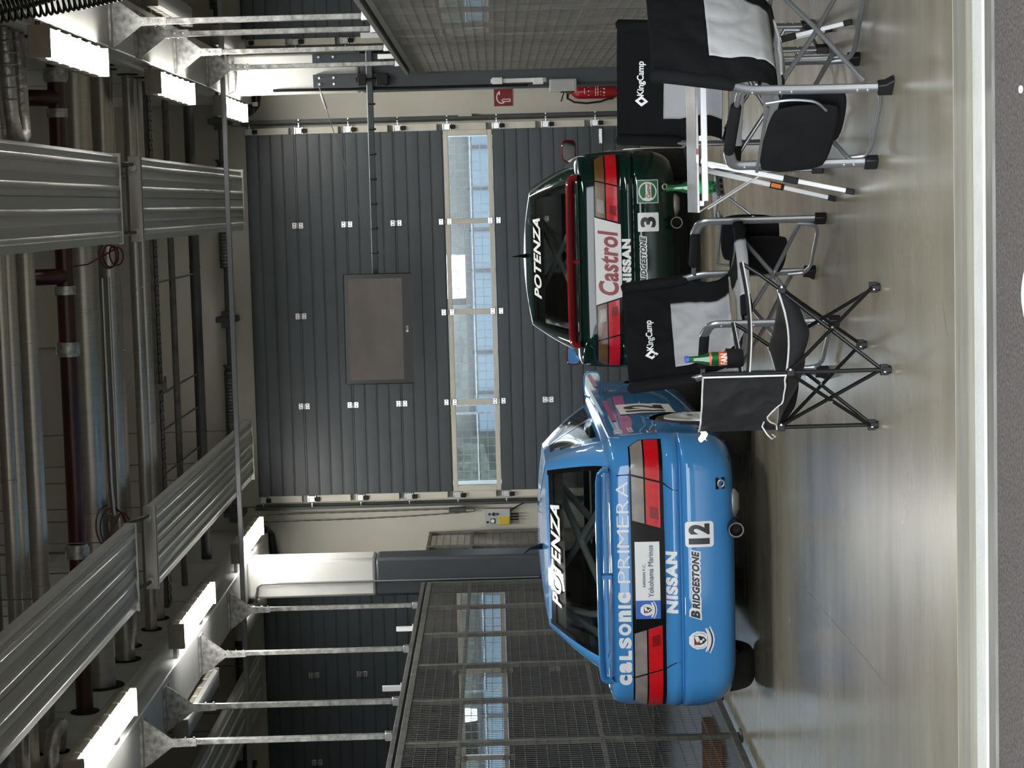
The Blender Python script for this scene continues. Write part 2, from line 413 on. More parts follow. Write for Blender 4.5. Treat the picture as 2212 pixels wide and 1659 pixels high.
struct(MB().box((-14.3, 6.4, 6.2), (12.3, 22.6, 6.5)), 'ceiling', M['ceil'], 'grey concrete ceiling above the pipes')
struct(MB().box((-14.3, 3.0, 4.3), (12.3, 6.4, 4.6)), 'added_overhang', M['ceil'], 'concrete overhang above the pit door')  # out of view, added to hold back sky light from the near floor
# beams over the fences: lit lower flange and the deep web above it
for n, (x0, x1, s, w) in enumerate(((FL-.20, FL+.20, 1, 'left'), (FR-.17, FR+.22, -1, 'right'))):
    b = MB(); zt = 4.42
    b.box((x0, 6.62, 4.14), (x1, 22.26, zt))
    b.box((x0+.03, 6.62, zt), (x1-.03, 22.26, 6.2))
    for k in range(5):                                  # joints between the cast units
        y = 12.2+2.0*k; b.box((x0+.025, y, zt+.02), (x1-.025, y+.02, 6.2), 1)
    struct(b, 'trim_%d' % (5+n), [M['beam'], M['ceil']], 'white painted %s roof beam over the mesh fence' % w, bevel=.012)
# columns, white above and slate below
for w, x0, x1 in (('left', -3.845, -3.465), ('right', 1.125, 1.505)):
    b = MB(); b.box((x0, 20.0, 0), (x1, 20.42, 2.87), 1); b.box((x0, 20.0, 2.87), (x1, 20.42, 4.14), 0)
    c = .05
    o = struct(b, 'column', [M['colw'], M['colg']], '%s garage column painted white above and slate below' % w, bevel=.03)

# ------------------------------------------------------------------ sectional doors
SEC = DZ/8
def door(n, x0, x1, label, full=True):
    r = thing('door_%d' % n, label, None, ((x0+x1)/2, DY, 0), kind='structure')
    for k in range(8):
        z0, z1 = k*SEC+.004, (k+1)*SEC-.004
        if k == 3:
            g = MB(); qs = [lerp(x0, x1, i/4) for i in range(5)]; fw = .055
            g.box((x0, DY, z0), (x1, DY+.05, z0+.05)); g.box((x0, DY, z1-.05), (x1, DY+.05, z1))
            for i, q in enumerate(qs):
                a = q-fw/2; b = q+fw/2
                if i == 0: a, b = x0, x0+fw
                if i == 4: a, b = x1-fw, x1
                g.box((a, DY-.004, z0+.05), (b, DY+.05, z1-.05))
            f = g.build('window_frame', M['cream'], r, bevel=.004)
            for i in range(4):
                a = qs[i]+(fw if i == 0 else fw/2); b = qs[i+1]-(fw if i == 3 else fw/2)
                MB().box((a, DY+.02, z0+.05), (b, DY+.026, z1-.05)).build('pane', M['pane'], f)
            continue
        h = (z1-z0)/4; prof = []
        for i in range(4):
            za = z0+i*h; prof += [(za, .009), (za+.006, .009), (za+.011, .001), (za+h*.5, -.0015), (za+h-.008, .0005)]
        prof += [(z1, .009)]
        G = [[(x0, DY+y, z), (x1, DY+y, z)] for z, y in prof]
        s = MB().grid(G).box((x0, DY+.012, z0-.004), (x1, DY+.045, z1+.004))
        s.build('door_section', M['door'], r, smooth=25)
    # hinges on the joints
    for k in range(1, 8):
        z = k*SEC
        for i in ((1, 2, 3) if k in (3, 4, 7) else (1, 3)):
            x = lerp(x0, x1, i/4); hb = MB()
            for s in (-1, 1):
                zz = z+s*(.036 if k not in (3, 4) else .045)
                hb.box((x-.032, DY-.012, zz-.024), (x+.032, DY-.001, zz+.024)); hb.cyl((x-.016, DY-.016, zz), (x-.016, DY-.01, zz), .006, 8, 1); hb.cyl((x+.016, DY-.016, zz), (x+.016, DY-.01, zz), .006, 8, 1)
            hb.cyl((x-.03, DY-.008, z), (x+.03, DY-.008, z), .009, 8)
            hb.build('hinge', [M['bolt'], M['plast']], r, bevel=.002)
    for s, xe in ((-1, x0), (1, x1)):
        for k in range(8):                               # end stiles with their roller carriers
            z = k*SEC; e = MB()
            a, b = (xe-.075, xe) if s < 0 else (xe, xe+.075)
            e.box((a, DY-.006, z+.06), (b, DY+.03, z+.43)); e.build('end_stile', M['cream'], r, bevel=.004)
            q = MB(); q.box((a+.005, DY-.025, z+.455), (b-.005, DY-.002, z+.515)); q.box((a, DY-.02, z+.44), (b, DY, z+.452)); q.box((a, DY-.02, z+.52), (b, DY, z+.532))
            q.box((xe+s*.07-.01, DY-.04, z+.475), (xe+s*.15+.01, DY-.02, z+.49))
            q.build('roller_bracket', M['bolt'], r, bevel=.002)
            MB().box((a+.012, DY-.05, z+.395), (b-.018, DY-.026, z+.45)).build('roller', M['plast'], r, bevel=.006)
        t = MB(); xt = xe+s*.13
        t.box((xt-.012, DY-.06, 0), (xt+.012, DY+.06, 4.3)); t.box((xt-.03, DY+.03, 0), (xt+.03, DY+.06, 4.3))
        t.build('guide_track', M['darkpipe'], r)
        w = MB().tube([(xe+s*.105, DY-.05, 0), (xe+s*.105, DY-.05, 4.4)], .004, 6); w.build('lift_cable', M['darkpipe'], r)
    # torsion shaft above the door
    sh = MB().cyl((x0-.25, 22.0, 4.50), (x1+.25, 22.0, 4.50), .022, 10); sh.build('spring_shaft', M['darkpipe'], r)
    sp = MB()
    L = x1-x0
    for a, b in ((.08, .36), (.64, .92)):
        pr = []; k = 60
        xa, xb = x0+a*L, x0+b*L
        sp.tube([(lerp(xa, xb, i/k), 22.0, 4.50) for i in range(k+1)], [.058+.006*(i % 2) for i in range(k+1)], 12)
        sp.cyl((xb, 22.0, 4.5), (xb+.06, 22.0, 4.5), .04, 10, r1=.075)
    build_each(sp, 'torsion_spring', M['darkpipe'], r)
    for x in (x0-.15, (x0+x1)/2, x1+.15):
        MB().box((x-.03, 21.93, 4.40), (x+.03, 22.27, 4.62)).box((x-.09, 21.95, 4.44), (x+.09, 22.02, 4.56)).build('shaft_bracket', M['darkpipe'], r, bevel=.005)
    return r
d1 = door(1, DX0, DX1, 'slate sectional door behind the two cars with a window band')
p = at_y(1297, 290, 22.16); b = MB(); b.box((p.x-.10, 22.14, p.z-.018), (p.x+.06, 22.175, p.z+.018)); b.cyl((p.x-.09, 22.13, p.z), (p.x-.09, 22.145, p.z), .008, 8); b.build('latch', M['bolt'], d1, bevel=.003)
b = MB(); p = at_y(1350, 312, 22.16); b.tube([(p.x-.05, 22.19, p.z+.03), (p.x-.05, 22.15, p.z+.03), (p.x-.05, 22.15, p.z-.02), (p.x+.04, 22.15, p.z-.02), (p.x+.04, 22.19, p.z-.02)], .01, 8); b.build('pull_handle', M['darkpipe'], d1)
door(2, DX0-PITCH_X, DX1-PITCH_X, 'slate sectional door of the left neighbouring bay, seen behind the left fence')
door(3, DX0+PITCH_X, DX1+PITCH_X, 'slate sectional door of the right neighbouring bay, seen behind the right fence')

# ------------------------------------------------------------------ paddock seen through the panes
def wire_sheet(b, x0, x1, z0, z1, y, sx, sz, r):
    k = int(round((x1-x0)/sx)); q = int(round((z1-z0)/sz))
    for i in range(k+1):
        x = lerp(x0, x1, i/k); b.box((x-r, y-r, z0), (x+r, y+r, z1))
    for i in range(q+1):
        z = lerp(z0, z1, i/q); b.box((x0, y-r, z-r), (x1, y+r, z+r))
for n, x0 in enumerate((-9.4, -5.9, -2.4, 1.1)):
    r = thing('site_fence', ['wire site fence panel behind the far left door window', 'wire site fence panel behind the gap left of the main door',
              'wire site fence panel behind the middle panes of the main door', 'wire site fence panel behind the right-hand panes and beyond'][n], 'fence', (x0+1.7, 24.4, 0), group='wire fence panels out in the paddock')
    b = MB(); wire_sheet(b, x0, x0+3.4, .15, 2.15, 24.4, .10, .10, .003); b.build('wire_mesh', M['galv'], r)
    f = MB(); pts = [(x0, 24.4, .0), (x0, 24.4, 2.2), (x0+3.4, 24.4, 2.2), (x0+3.4, 24.4, 0)]
    f.tube(pts, .022, 8); f.tube([(x0, 24.4, 1.86), (x0+3.4, 24.4, 1.86)], .014, 8); f.build('frame', M['galv'], r)
def truck(x0, x1, y0, label):
    r = thing('box_truck', label, 'truck', ((x0+x1)/2, y0+1.2, 0))
    b = MB(); b.box((x0, y0, .95), (x1, y0+2.4, 2.02)); b.build('cargo_box', M['truck'], r, bevel=.03)
    k = MB()
    for i in range(int((x1-x0)/.6)+1): k.box((x0+i*.6, y0-.02, .95), (x0+i*.6+.05, y0, 2.0))
    k.box((x0, y0-.03, 1.98), (x1, y0, 2.05)); k.build('side_rib', M['darkpipe'], r)
    c = MB(); c.box((x0+.1, y0+.2, .5), (x1-.1, y0+2.2, .95)); c.build('chassis', M['plast'], r)
    for x in (x0+1., x1-1.2, x1-2.2):
        for y in (y0+.02, y0+2.1): MB().lathe([(.05, 0), (.44, 0), (.48, .06), (.48, .22), (.44, .28), (.05, .28)], (x, y, .48), 'y', 18).build('wheel', M['tyre'], r)
truck(-11, -4.9, 29., 'pale blue box truck parked outside the left bay window')
truck(-3.4, 4.6, 30., 'pale blue box truck parked outside the main door window')
for n, x0 in enumerate((-17.5, -9.2, -.9, 7.4)):
    b = MB(); k = 60; G = []
    for i in range(13):
        row = []
        for j in range(31):
            a = i/12; t = j/30; p = Vector((x0+7.4*t, 38+2.2*math.cos(PI*a)*.8, 3.4*math.sin(PI*a)))
            d = noise.noise(p*.9)*.55+noise.noise(p*2.9)*.25; row.append(p+Vector((0, -1, .7))*d if i not in (0, 12) else p)
        G.append(row)
    b.grid(G); tag(b.build('hedge', M['leaf']), ['dark hedge outside beyond the left bay', 'dark hedge outside beyond the left truck', 'dark hedge outside beyond the right truck', 'dark hedge outside far to the right'][n], 'hedge', 'hedges at the far side of the paddock')

# ------------------------------------------------------------------ mesh fences between the bays
def fence(X, ys, label, side):
    r = thing('mesh_fence', label, 'fence', (X, (ys[0]+ys[-1])/2, 0))
    y0, y1 = ys[0], ys[-1]
    MB().box((X-.022, y0, 2.30), (X+.022, y1, 2.345)).build('top_rail', M['fence'], r, bevel=.003)
    MB().box((X-.02, y0, .03), (X+.02, y1, .075)).build('bottom_rail', M['fence'], r, bevel=.003)
    MB().box((X-.045, y0, 2.365), (X+.02, y1, 2.40)).build('guide_rail', M['fence'], r, bevel=.003)
    for y in ys:
        p = MB(); p.box((X-.018, y-.028, .0), (X+.018, y-.002, 2.30)); p.box((X-.018, y+.002, 0), (X+.018, y+.028, 2.30)); p.box((X-.04, y-.05, 0), (X+.04, y+.05, .012))
        p.build('post', M['fence'], r, bevel=.003)
    for z in (.95, 1.93):
        for a, b in zip(ys, ys[1:]):
            MB().box((X-.014, a+.028, z-.014), (X+.014, b-.028, z+.014)).build('cross_rail', M['fence'], r)
    for a, b in zip(ys, ys[1:]):
        m = MB(); w = .0015; n = int(round((b-a)/.05)); q = 30; xs = X+.019*side
        for i in range(1, n):
            y = lerp(a, b, i/n); m.box((xs-w, y-w, .075), (xs+w, y+w, 2.30))
        for i in range(1, q):
            z = .075+(2.225)*i/q; m.box((xs-w, a+.02, z-w), (xs+w, b-.02, z+w))
        m.build('wire_mesh', M['wire'], r)
    return r
YS_L = [11.3, 12.5, 13.69, 14.88, 16.05, 17.24, 18.43, 19.62]
fence(FL, YS_L, 'long grey mesh fence on the left side behind the blue car', 1)
fence(FR, YS_L, 'long grey mesh fence on the right side behind the extinguisher wall', -1)
# short leaf between the left column and the wall
r = thing('fence_leaf', 'short dark mesh fence leaf between the left column and the back wall', 'fence', (-3.55, 21.3, 0))
f = MB()
for y in (20.62, 21.02, 21.95): f.box((-3.57, y-.02, 0), (-3.53, y+.02, 2.40))
for z in (.05, .95, 1.93, 2.38): f.box((-3.565, 20.6, z-.018), (-3.535, 21.97, z+.018))
f.build('frame', M['fence'], r, bevel=.003)
f = MB()
for i in range(1, 27): f.box((-3.553, 20.62+.05*i-.002, .06), (-3.549, 20.62+.05*i+.002, 2.36))
for i in range(1, 31): f.box((-3.553, 20.62, .06+.075*i-.002), (-3.549, 21.95, .06+.075*i+.002))
f.build('wire_mesh', M['wire'], r)

# hangers carrying the fences from the beams
def hanger(X, y, label):
    r = thing('fence_hanger', label, 'hanger', (X, y, 2.405), group='galvanised hangers over the %s fence' % ('left' if X < 0 else 'right'))
    MB().box((X-.02, y-.02, 2.405), (X+.02, y+.02, 3.90)).build('tube', M['galv'], r, bevel=.004)
    g = MB(); a = [(X-.17, y, 4.125), (X+.17, y, 4.125), (X+.15, y, 4.09), (X+.03, y, 3.93), (X+.026, y, 3.76), (X-.026, y, 3.76), (X-.03, y, 3.93), (X-.15, y, 4.09)]
    g.prism([(p[0], p[1]-.028, p[2]) for p in a], (0, .008, 0)); g.box((X-.17, y-.10, 4.122), (X+.17, y+.10, 4.138))
    g.build('gusset', M['galv'], r)
    q = MB()
    for z in (3.80, 3.86, 3.93): q.cyl((X, y-.034, z), (X, y+.03, z), .008, 6); q.cyl((X-.032, y, z-.02), (X+.032, y, z-.02), .006, 6)
    build_each(q, 'bolt', M['bolt'], r)
    MB().box((X-.03, y-.03, 2.402), (X+.03, y+.03, 2.45)).build('foot_bracket', M['bolt'], r, bevel=.003)
HY = [13.95, 14.95, 16.75, 18.6]
nm = ['nearest the camera', 'second from the camera', 'third from the camera', 'farthest, beside the column']
for i, y in enumerate(HY):
    hanger(FL, y, 'galvanised hanger bar over the left fence, '+nm[i]); hanger(FR, y, 'galvanised hanger bar over the right fence, '+nm[i])
for X, w in ((FL, 'left'), (FR, 'right')):
    for y, q in ((15.4, 'nearer'), (17.6, 'farther')):
        tag(MB().box((X-.03, y-.02, 2.41), (X+.01, y+.02, 2.55)).box((X-.03, y-.02, 2.401), (X+.03, y+.02, 2.41)).build('rail_clip', M['white'], bevel=.003), '%s white clip plate standing on the %s fence rail' % (q, w), 'clip', 'white clip plates on the fence rails')
# dark rubber floor in the left bay with a rusty tray on it
tag(MB().box((-13.9, 10., .001), (FL-.08, 21.9, .006)).build('rubber_floor_cover', M['mat_k']), 'black floor covering of the neighbouring bay behind the left fence', 'floor covering')
r = thing('drip_tray', 'rusty orange tray on the black floor behind the left fence', 'tray', (-4.35, 15.3, .007))
b = MB(); b.box((-4.65, 14.9, .007), (-4.05, 15.7, .02)); b.box((-4.65, 14.9, .02), (-4.05, 14.92, .08)); b.box((-4.65, 15.68, .02), (-4.05, 15.7, .08)); b.box((-4.65, 14.92, .02), (-4.63, 15.68, .08)); b.box((-4.07, 14.92, .02), (-4.05, 15.68, .08)); b.build('pan', M['rust'], r)
MB().tube([(-4.6, 14.91, .085), (-4.5, 14.87, .10), (-4.2, 14.87, .10), (-4.1, 14.91, .085)], .008, 6).build('handle', M['darkpipe'], r)
# white mark and chip on the asphalt
b = MB(); pts = []
c = at_z(2225, 640, 0)
for i in range(28):
    a = 2*PI*i/28; rr = 1+.10*noise.noise(Vector((math.cos(a)*2, math.sin(a)*2, .3)))
    pts.append((c.x+.105*math.cos(a)*rr, c.y+.13*math.sin(a)*rr, -.0095))
b.prism(pts, (0, 0, .003)); tag(b.build('painted_road_mark', M['paint_w']), 'cracked white paint patch on the asphalt at the frame edge', 'road mark')
c = at_z(2199, 193, 0); tag(MB().prism([(c.x+.012*math.cos(t*PI/6), c.y+.022*math.sin(t*PI/6), -.0095) for t in range(12)], (0, 0, .003)).build('paint_chip', M['paint_w']), 'small white paint chip alone on the asphalt', 'paint chip')
# tyre scuffs across the epoxy
def scuff(p, q, w0, label, gaps=()):
    a = at_z(*p); b = at_z(*q); n = (b-a).cross(Vector((0, 0, 1))).normalized(); m = MB(); k = 24
    for i in range(k):
        t0, t1 = i/k, (i+1)/k
        if any(g0 < (t0+t1)/2 < g1 for g0, g1 in gaps): continue
        w = w0*(.6+.5*abs(noise.noise(Vector((i*.6, 3, 1)))))*(.4+t0)
        m.prism([lerp(a, b, t0)-n*w+Vector((0, 0, .0002)), lerp(a, b, t1)-n*w+Vector((0, 0, .0002)), lerp(a, b, t1)+n*w+Vector((0, 0, .0002)), lerp(a, b, t0)+n*w+Vector((0, 0, .0002))], (0, 0, .0006))
    tag(m.build('tyre_scuff', M['scuff']), label, 'scuff mark')
M['scuff'] = mat('rubber_scuff', (.105, .098, .078), .4, var=.3, vscale=30)
scuff((1718, 1245), (1920, 1485), .0045, 'long diagonal dark scuff on the floor behind the blue car')
scuff((1740, 1095), (1768, 1400), .004, 'broken dark scuff running across behind the blue car')
scuff((2035, 648), (2047, 726), .003, 'short thin black hair-like scuff near the threshold')
# ------------------------------------------------------------------ pipes and services under the ceiling
PX0, PX1 = FL+.172, FR-.142
def pipe(Y, Z, r, m, label, seams=(), hole_ring=True, cat='pipe', x0=PX0, x1=PX1):
    t = thing('ceiling_pipe', label, cat, ((x0+x1)/2, Y, Z-r), group='pipes crossing under the ceiling')
    MB().cyl((x0, Y, Z), (x1, Y, Z), r, 28).build('pipe_run', m, t, smooth=50)
    if seams:
        b = MB()
        for x in seams: b.lathe([(r, -.012), (r+.004, -.010), (r+.004, .010), (r, .012)], (x, Y, Z), 'x', 28)
        build_each(b, 'seam_band', m, t, smooth=20)
    if hole_ring:
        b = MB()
        for x, s in ((x0, 1), (x1, -1)): b.lathe([(r*1.02, 0), (r*1.35+.02, 0), (r*1.35+.02, .006), (r*1.02, .006)], (x if s > 0 else x-.006, Y, Z), 'x', 28)  # near-black rings paint the shade of the holes around the pipe ends
        build_each(b, 'hole_dark_ring', M['hole'], t)
    return t
ZP = 4.58
P_ = M['pipe']
pipe(11.85, ZP+.03, .07, M['darkpipe'], 'dark pipe nearest the camera under the ceiling')
pipe(12.33, ZP, .045, P_, 'thin silver jacketed pipe, first of the near bundle', (-1.6, .4))
pipe(12.62, ZP+.02, .055, P_, 'silver jacketed pipe, second of the near bundle', (-2.6, -.9, .55))
pipe(13.15, ZP+.03, .062, P_, 'silver jacketed pipe just before the red pipe', (-2.4, -.8, .3))
tr = pipe(14.2, ZP, .060, M['redpipe'], 'dark red sprinkler pipe under the ceiling')
pipe(14.98, ZP+.04, .115, P_, 'thickest silver jacketed pipe under the ceiling', (-2.2, -.7, .45))
pipe(15.85, ZP+.01, .075, P_, 'silver jacketed pipe behind the thickest one', (-2.05, -.55))
pipe(16.35, ZP+.06, .055, P_, 'shaded silver pipe between two jacketed pipes', (-1.1, -.7))
pipe(17.0, ZP, .05, P_, 'slim bright silver pipe near the cable tray', (-1.15, -.62))
pipe(17.45, ZP+.02, .058, P_, 'silver jacketed pipe next to the cable tray', (-1.8, -.4))
pipe(19.0, ZP+.02, .030, M['fence'], 'thin grey tube behind the cable tray', (), False)
pipe(20.45, ZP+.02, .052, M['darkpipe'], 'dark pipe nearest the back wall', (-2.2, -.55, .3), False)
# red pipe couplings, tee and rods
def coupling(x, m='galv', r=.066, w=.05, y=14.2, z=ZP):
    b = MB(); b.lathe([(r-.004, -w), (r+.010, -w), (r+.010, w), (r-.004, w)], (x, y, z), 'x', 20)
    for s in (-1, 1): b.box((x-w*.7, y-.02, z+s*(r+.004)-.012), (x+w*.7, y+.02, z+s*(r+.004)+.012))
    build_each(b, 'coupling', M[m], tr)
for x in (-2.35, -.93, .28, .96): coupling(x)
for x in (-2.36, -.92): MB().box((x-.008, 14.19, ZP+.06), (x+.008, 14.21, 6.2)).build('drop_rod', M['fence'], tr)
for bx in (-.42, .80):
    b = MB(); b.tube([(bx, 14.2, ZP), (bx, 14.08, ZP+.06), (bx, 14.0, ZP+.16), (bx, 13.98, ZP+.55)], .056, 16); b.build('branch', M['redpipe'], tr, smooth=60)
    b = MB(); b.lathe([(.058, -.04), (.070, -.04), (.070, .04), (.058, .04)], (bx, 13.98, ZP+.26), 'z', 18); b.lathe([(.060, -.03), (.072, -.03), (.072, .03), (.060, .03)], (bx-.10, 14.2, ZP), 'x', 18); build_each(b, 'coupling', M['galv'], tr)
# cable tray
t = thing('cable_tray', 'perforated steel cable tray running across behind the pipes', 'cable tray', (-1.2, 18.0, ZP))
b = MB(); b.box((PX0, 17.93, ZP), (PX1, 18.11, ZP+.006))
for y in (17.93, 18.104): b.box((PX0, y, ZP), (PX1, y+.006, ZP+.06))
x = PX0+.04
while x < PX1-.05:
    b.box((x, 17.955, ZP-.003), (x+.02, 17.985, ZP), 1); b.box((x+.03, 18.02, ZP-.003), (x+.065, 18.034, ZP), 1); b.box((x, 18.06, ZP-.003), (x+.02, 18.09, ZP), 1); x += .085
b.build('tray', [M['fence'], M['hole']], t)
b = MB(); b.box((-1.55, 17.9, ZP-.02), (-1.50, 18.16, ZP+.09)); b.box((-1.60, 18.1, ZP-.03), (-1.45, 18.13, ZP-.01)); b.build('clamp', M['fence'], t)
b = MB()
for k in range(3): b.tube([(lerp(PX0, PX1, i/30), 17.97+.045*k+.01*math.sin(i*1.3+k), ZP+.025) for i in range(31)], .012, 8)
b.build('cable', M['plast'], t)
# threaded rods carrying the tray tubes
for n, x in enumerate((-2.35, -1.95, -1.62, -.62)):
    tag(MB().cyl((x, 18.2, ZP+.04), (x, 20.4, ZP+.04), .010, 8).build('support_rod', M['fence']), ['leftmost', 'second', 'third', 'rightmost'][n]+' thin support rod between cable tray and dark pipe', 'rod', 'thin support rods behind the cable tray')
# insulated foil loop on the right
t = thing('foil_pipe_loop', 'crumpled foil wrapped pipe loop at the right of the ceiling', 'insulated pipe', (.65, 12.5, 4.4))
b = MB(); pts = [(1.13, 12.42, 4.50), (.62, 12.42, 4.48), (.50, 12.44, 4.47), (.46, 12.55, 4.47), (.50, 12.72, 4.48), (.62, 12.75, 4.49), (1.13, 12.75, 4.50)]
b.tube(pts, [.046, .045, .047, .046, .047, .045, .046], 14); b.build('wrapped_tube', M['foil'], t, smooth=60)
b = MB()
for i in range(6): b.lathe([(.048, -.006), (.051, 0), (.048, .006)], (.70+.07*i, 12.42, 4.485), 'x', 14)
build_each(b, 'tape_band', M['foil'], t)
t = thing('foil_pipe_stub', 'crumpled foil wrapped pipe stub at the left beam', 'insulated pipe', (-3.3, 13.0, 4.5))
MB().tube([(-3.50, 13.15, 4.55), (-3.36, 13.15, 4.53), (-3.30, 13.05, 4.50), (-3.30, 12.85, 4.50), (-3.38, 12.75, 4.50), (-3.50, 12.74, 4.50)], .05, 14).build('wrapped_tube', M['foil'], t, smooth=60)
MB().lathe([(.045, 0), (.085, 0), (.085, .006), (.045, .006)], (-3.506, 13.15, 4.55), 'x', 18).build('hole_dark_ring', M['hole'], t)

# ------------------------------------------------------------------ radiant ceiling panels
def radiant(x0, x1, y0, y1, z, label):
    r = thing('radiant_panel', label, 'ceiling heater', ((x0+x1)/2, (y0+y1)/2, z), group='white radiant heating panels under the ceiling')
    w = x1-x0; prof = [(x0, z+.06), (x0, z+.006)]
    for t in (.11, .36, .615, .87):
        c = x0+w*t
        prof += [(c-.030, z+.004), (c-.022, z+.004)]
        prof += [(c-.020*math.cos(a), z+.004-.017*math.sin(a)) for a in [PI*i/8 for i in range(9)]]
        prof += [(c+.022, z+.004), (c+.030, z+.004)]
        if t == .36: prof += [(x0+w*.505, z+.002), (x0+w*.508, z+.014), (x0+w*.516, z+.014), (x0+w*.519, z+.002)]
        else:
            q = min(c+w*.125, x1-.02); prof += [(q-.012, z+.003), (q, z-.003), (q+.010, z+.003)]
    prof += [(x1, z+.006), (x1, z+.06)]
    G = [[(x, y0, h), (x, y1, h)] for x, h in prof]
    MB().slab(G, .0015).build('ribbed_sheet', M['panel'], r, smooth=40)
    for y, s in ((y0, -1), (y1, 1)):
        e = MB(); e.box((x0-.006, y-.008, z-.020), (x1+.006, y+.008, z+.075)); e.box((x0-.006, y-.008 if s < 0 else y-.03, z-.020), (x1+.006, y+.03 if s < 0 else y+.008, z-.012)); build_each(e, 'end_cap', M['panel'], r, bevel=.003)
        n = MB()
        for t in (.11, .87): n.cyl((x0+w*t, y, z+.03), (x0+w*t, y+s*.06, z+.03), .018, 12); n.cyl((x0+w*t, y+s*.05, z+.03), (x0+w*t, y+s*.075, z+.03), .026, 10)
        build_each(n, 'pipe_nipple', M['cream'], r)
    h = MB()
    for y in (y0+.4, (y0+y1)/2, y1-.4):
        for x in (x0+.06, x1-.06): h.cyl((x, y, z+.03), (x, y, 6.2), .004, 6)
    build_each(h, 'hanging_rod', M['fence'], r)
RW = .605
radiant(-.20, -.20+RW, 9.3, 14.05, 4.15, 'white ribbed radiant panel, right row, nearer one')
radiant(-.20, -.20+RW, 14.85, 20.85, 4.15, 'white ribbed radiant panel, right row, farther one')
radiant(-2.75, -2.75+RW, 9.3, 14.05, 4.15, 'white ribbed radiant panel, left row, nearer one')
radiant(-2.75, -2.75+RW, 14.85, 20.85, 4.15, 'white ribbed radiant panel, left row, farther one')
radiant(-.20-PITCH_X, -.20+RW-PITCH_X, 14.85, 20.85, 4.15, 'white ribbed radiant panel over the left neighbouring bay')
# steel hoses linking near and far panels
for x, w in ((-.14, 'right row, left edge'), (.35, 'right row, right edge'), (-2.69, 'left row, left edge'), (-2.20, 'left row, right edge')):
    b = MB(); pts = [(x, 14.12, 4.18), (x, 14.25, 4.20), (x, 14.45, 4.27), (x, 14.65, 4.20), (x, 14.78, 4.18)]
    b.tube(pts, [.013+.003*(i % 2) for i in range(5)], 8); tag(b.build('panel_hose', M['darkpipe']), 'short hose linking the radiant panels, '+w, 'hose', 'hoses between the radiant panels')
for x, w in ((-2.16, 'left'), (-1.98, 'right')):
    tag(MB().tube([(-2.14, 14.44 if w == 'left' else 14.60, 4.36), (-1.9, 14.44 if w == 'left' else 14.66, 4.37), (-.45, 14.44 if w == 'left' else 14.66, 4.37)], .014, 8).build('feed_pipe', M['steel']), w+'-hand thin feed pipe crossing between the panel rows', 'pipe', 'thin feed pipes between the panel rows')
# long square rail right across all bays
b = MB(); b.box((-9, 18.86, 4.02), (8, 18.91, 4.065))
tag(b.build('cross_rail_tube', M['steel'], bevel=.004), 'long grey square tube spanning all bays below the beams', 'rail')
# loops of dark red cable
def loops(c, R, n, label, tail):
    b = MB(); pts = []
    for i in range(n*28+1):
        a = 2*PI*i/28; rr = R*(1-.11*(i/28)); pts.append((c[0]+rr*math.cos(a), c[1]+.04*math.sin(a*.5), c[2]+.62*rr*math.sin(a)-.03*(i/28)))
    b.tube(pts, .006, 6); b.tube([pts[-1]]+tail, .006, 6); tag(b.build('cable_loop', M['redcable']), label, 'cable')
loops((-2.25, 14.53, 4.42), .17, 3, 'looped dark red cable hanging under the pipes on the left', [(-2.40, 14.40, 4.46), (-2.46, 14.262, 4.575)])
loops((-.30, 14.55, 4.36), .09, 3, 'looped dark red cable beside the right-hand radiant panels', [(-.35, 14.40, 4.46), (-.36, 14.262, 4.575)])
# coiled black air hoses at the top right corner
for n, (p, q, rr, m, w) in enumerate(((at_y(0, 36, 10.6), at_y(262, -14, 10.6), .030, .0075, 'thicker, lower'), (at_y(0, 15, 10.9), at_y(150, -30, 10.9), .034, .008, 'upper'))):
    d = (q-p); L = d.length; d.normalize(); u = d.cross(Vector((0, 1, 0))).normalized(); w2 = d.cross(u); b = MB(); turns = 24; pts = []
    for i in range(turns*12+1):
        a = 2*PI*i/12; t = i/(turns*12); pts.append(p+d*(L*1.05*t-.02)+(u*math.cos(a)+w2*math.sin(a))*rr+Vector((0, 0, -.05*math.sin(PI*t))))
    b.tube(pts, m, 7); tag(b.build('coiled_hose', M['blacktube'], smooth=60), w+' coiled black air hose at the right under the beam', 'hose', 'coiled hoses on the right')

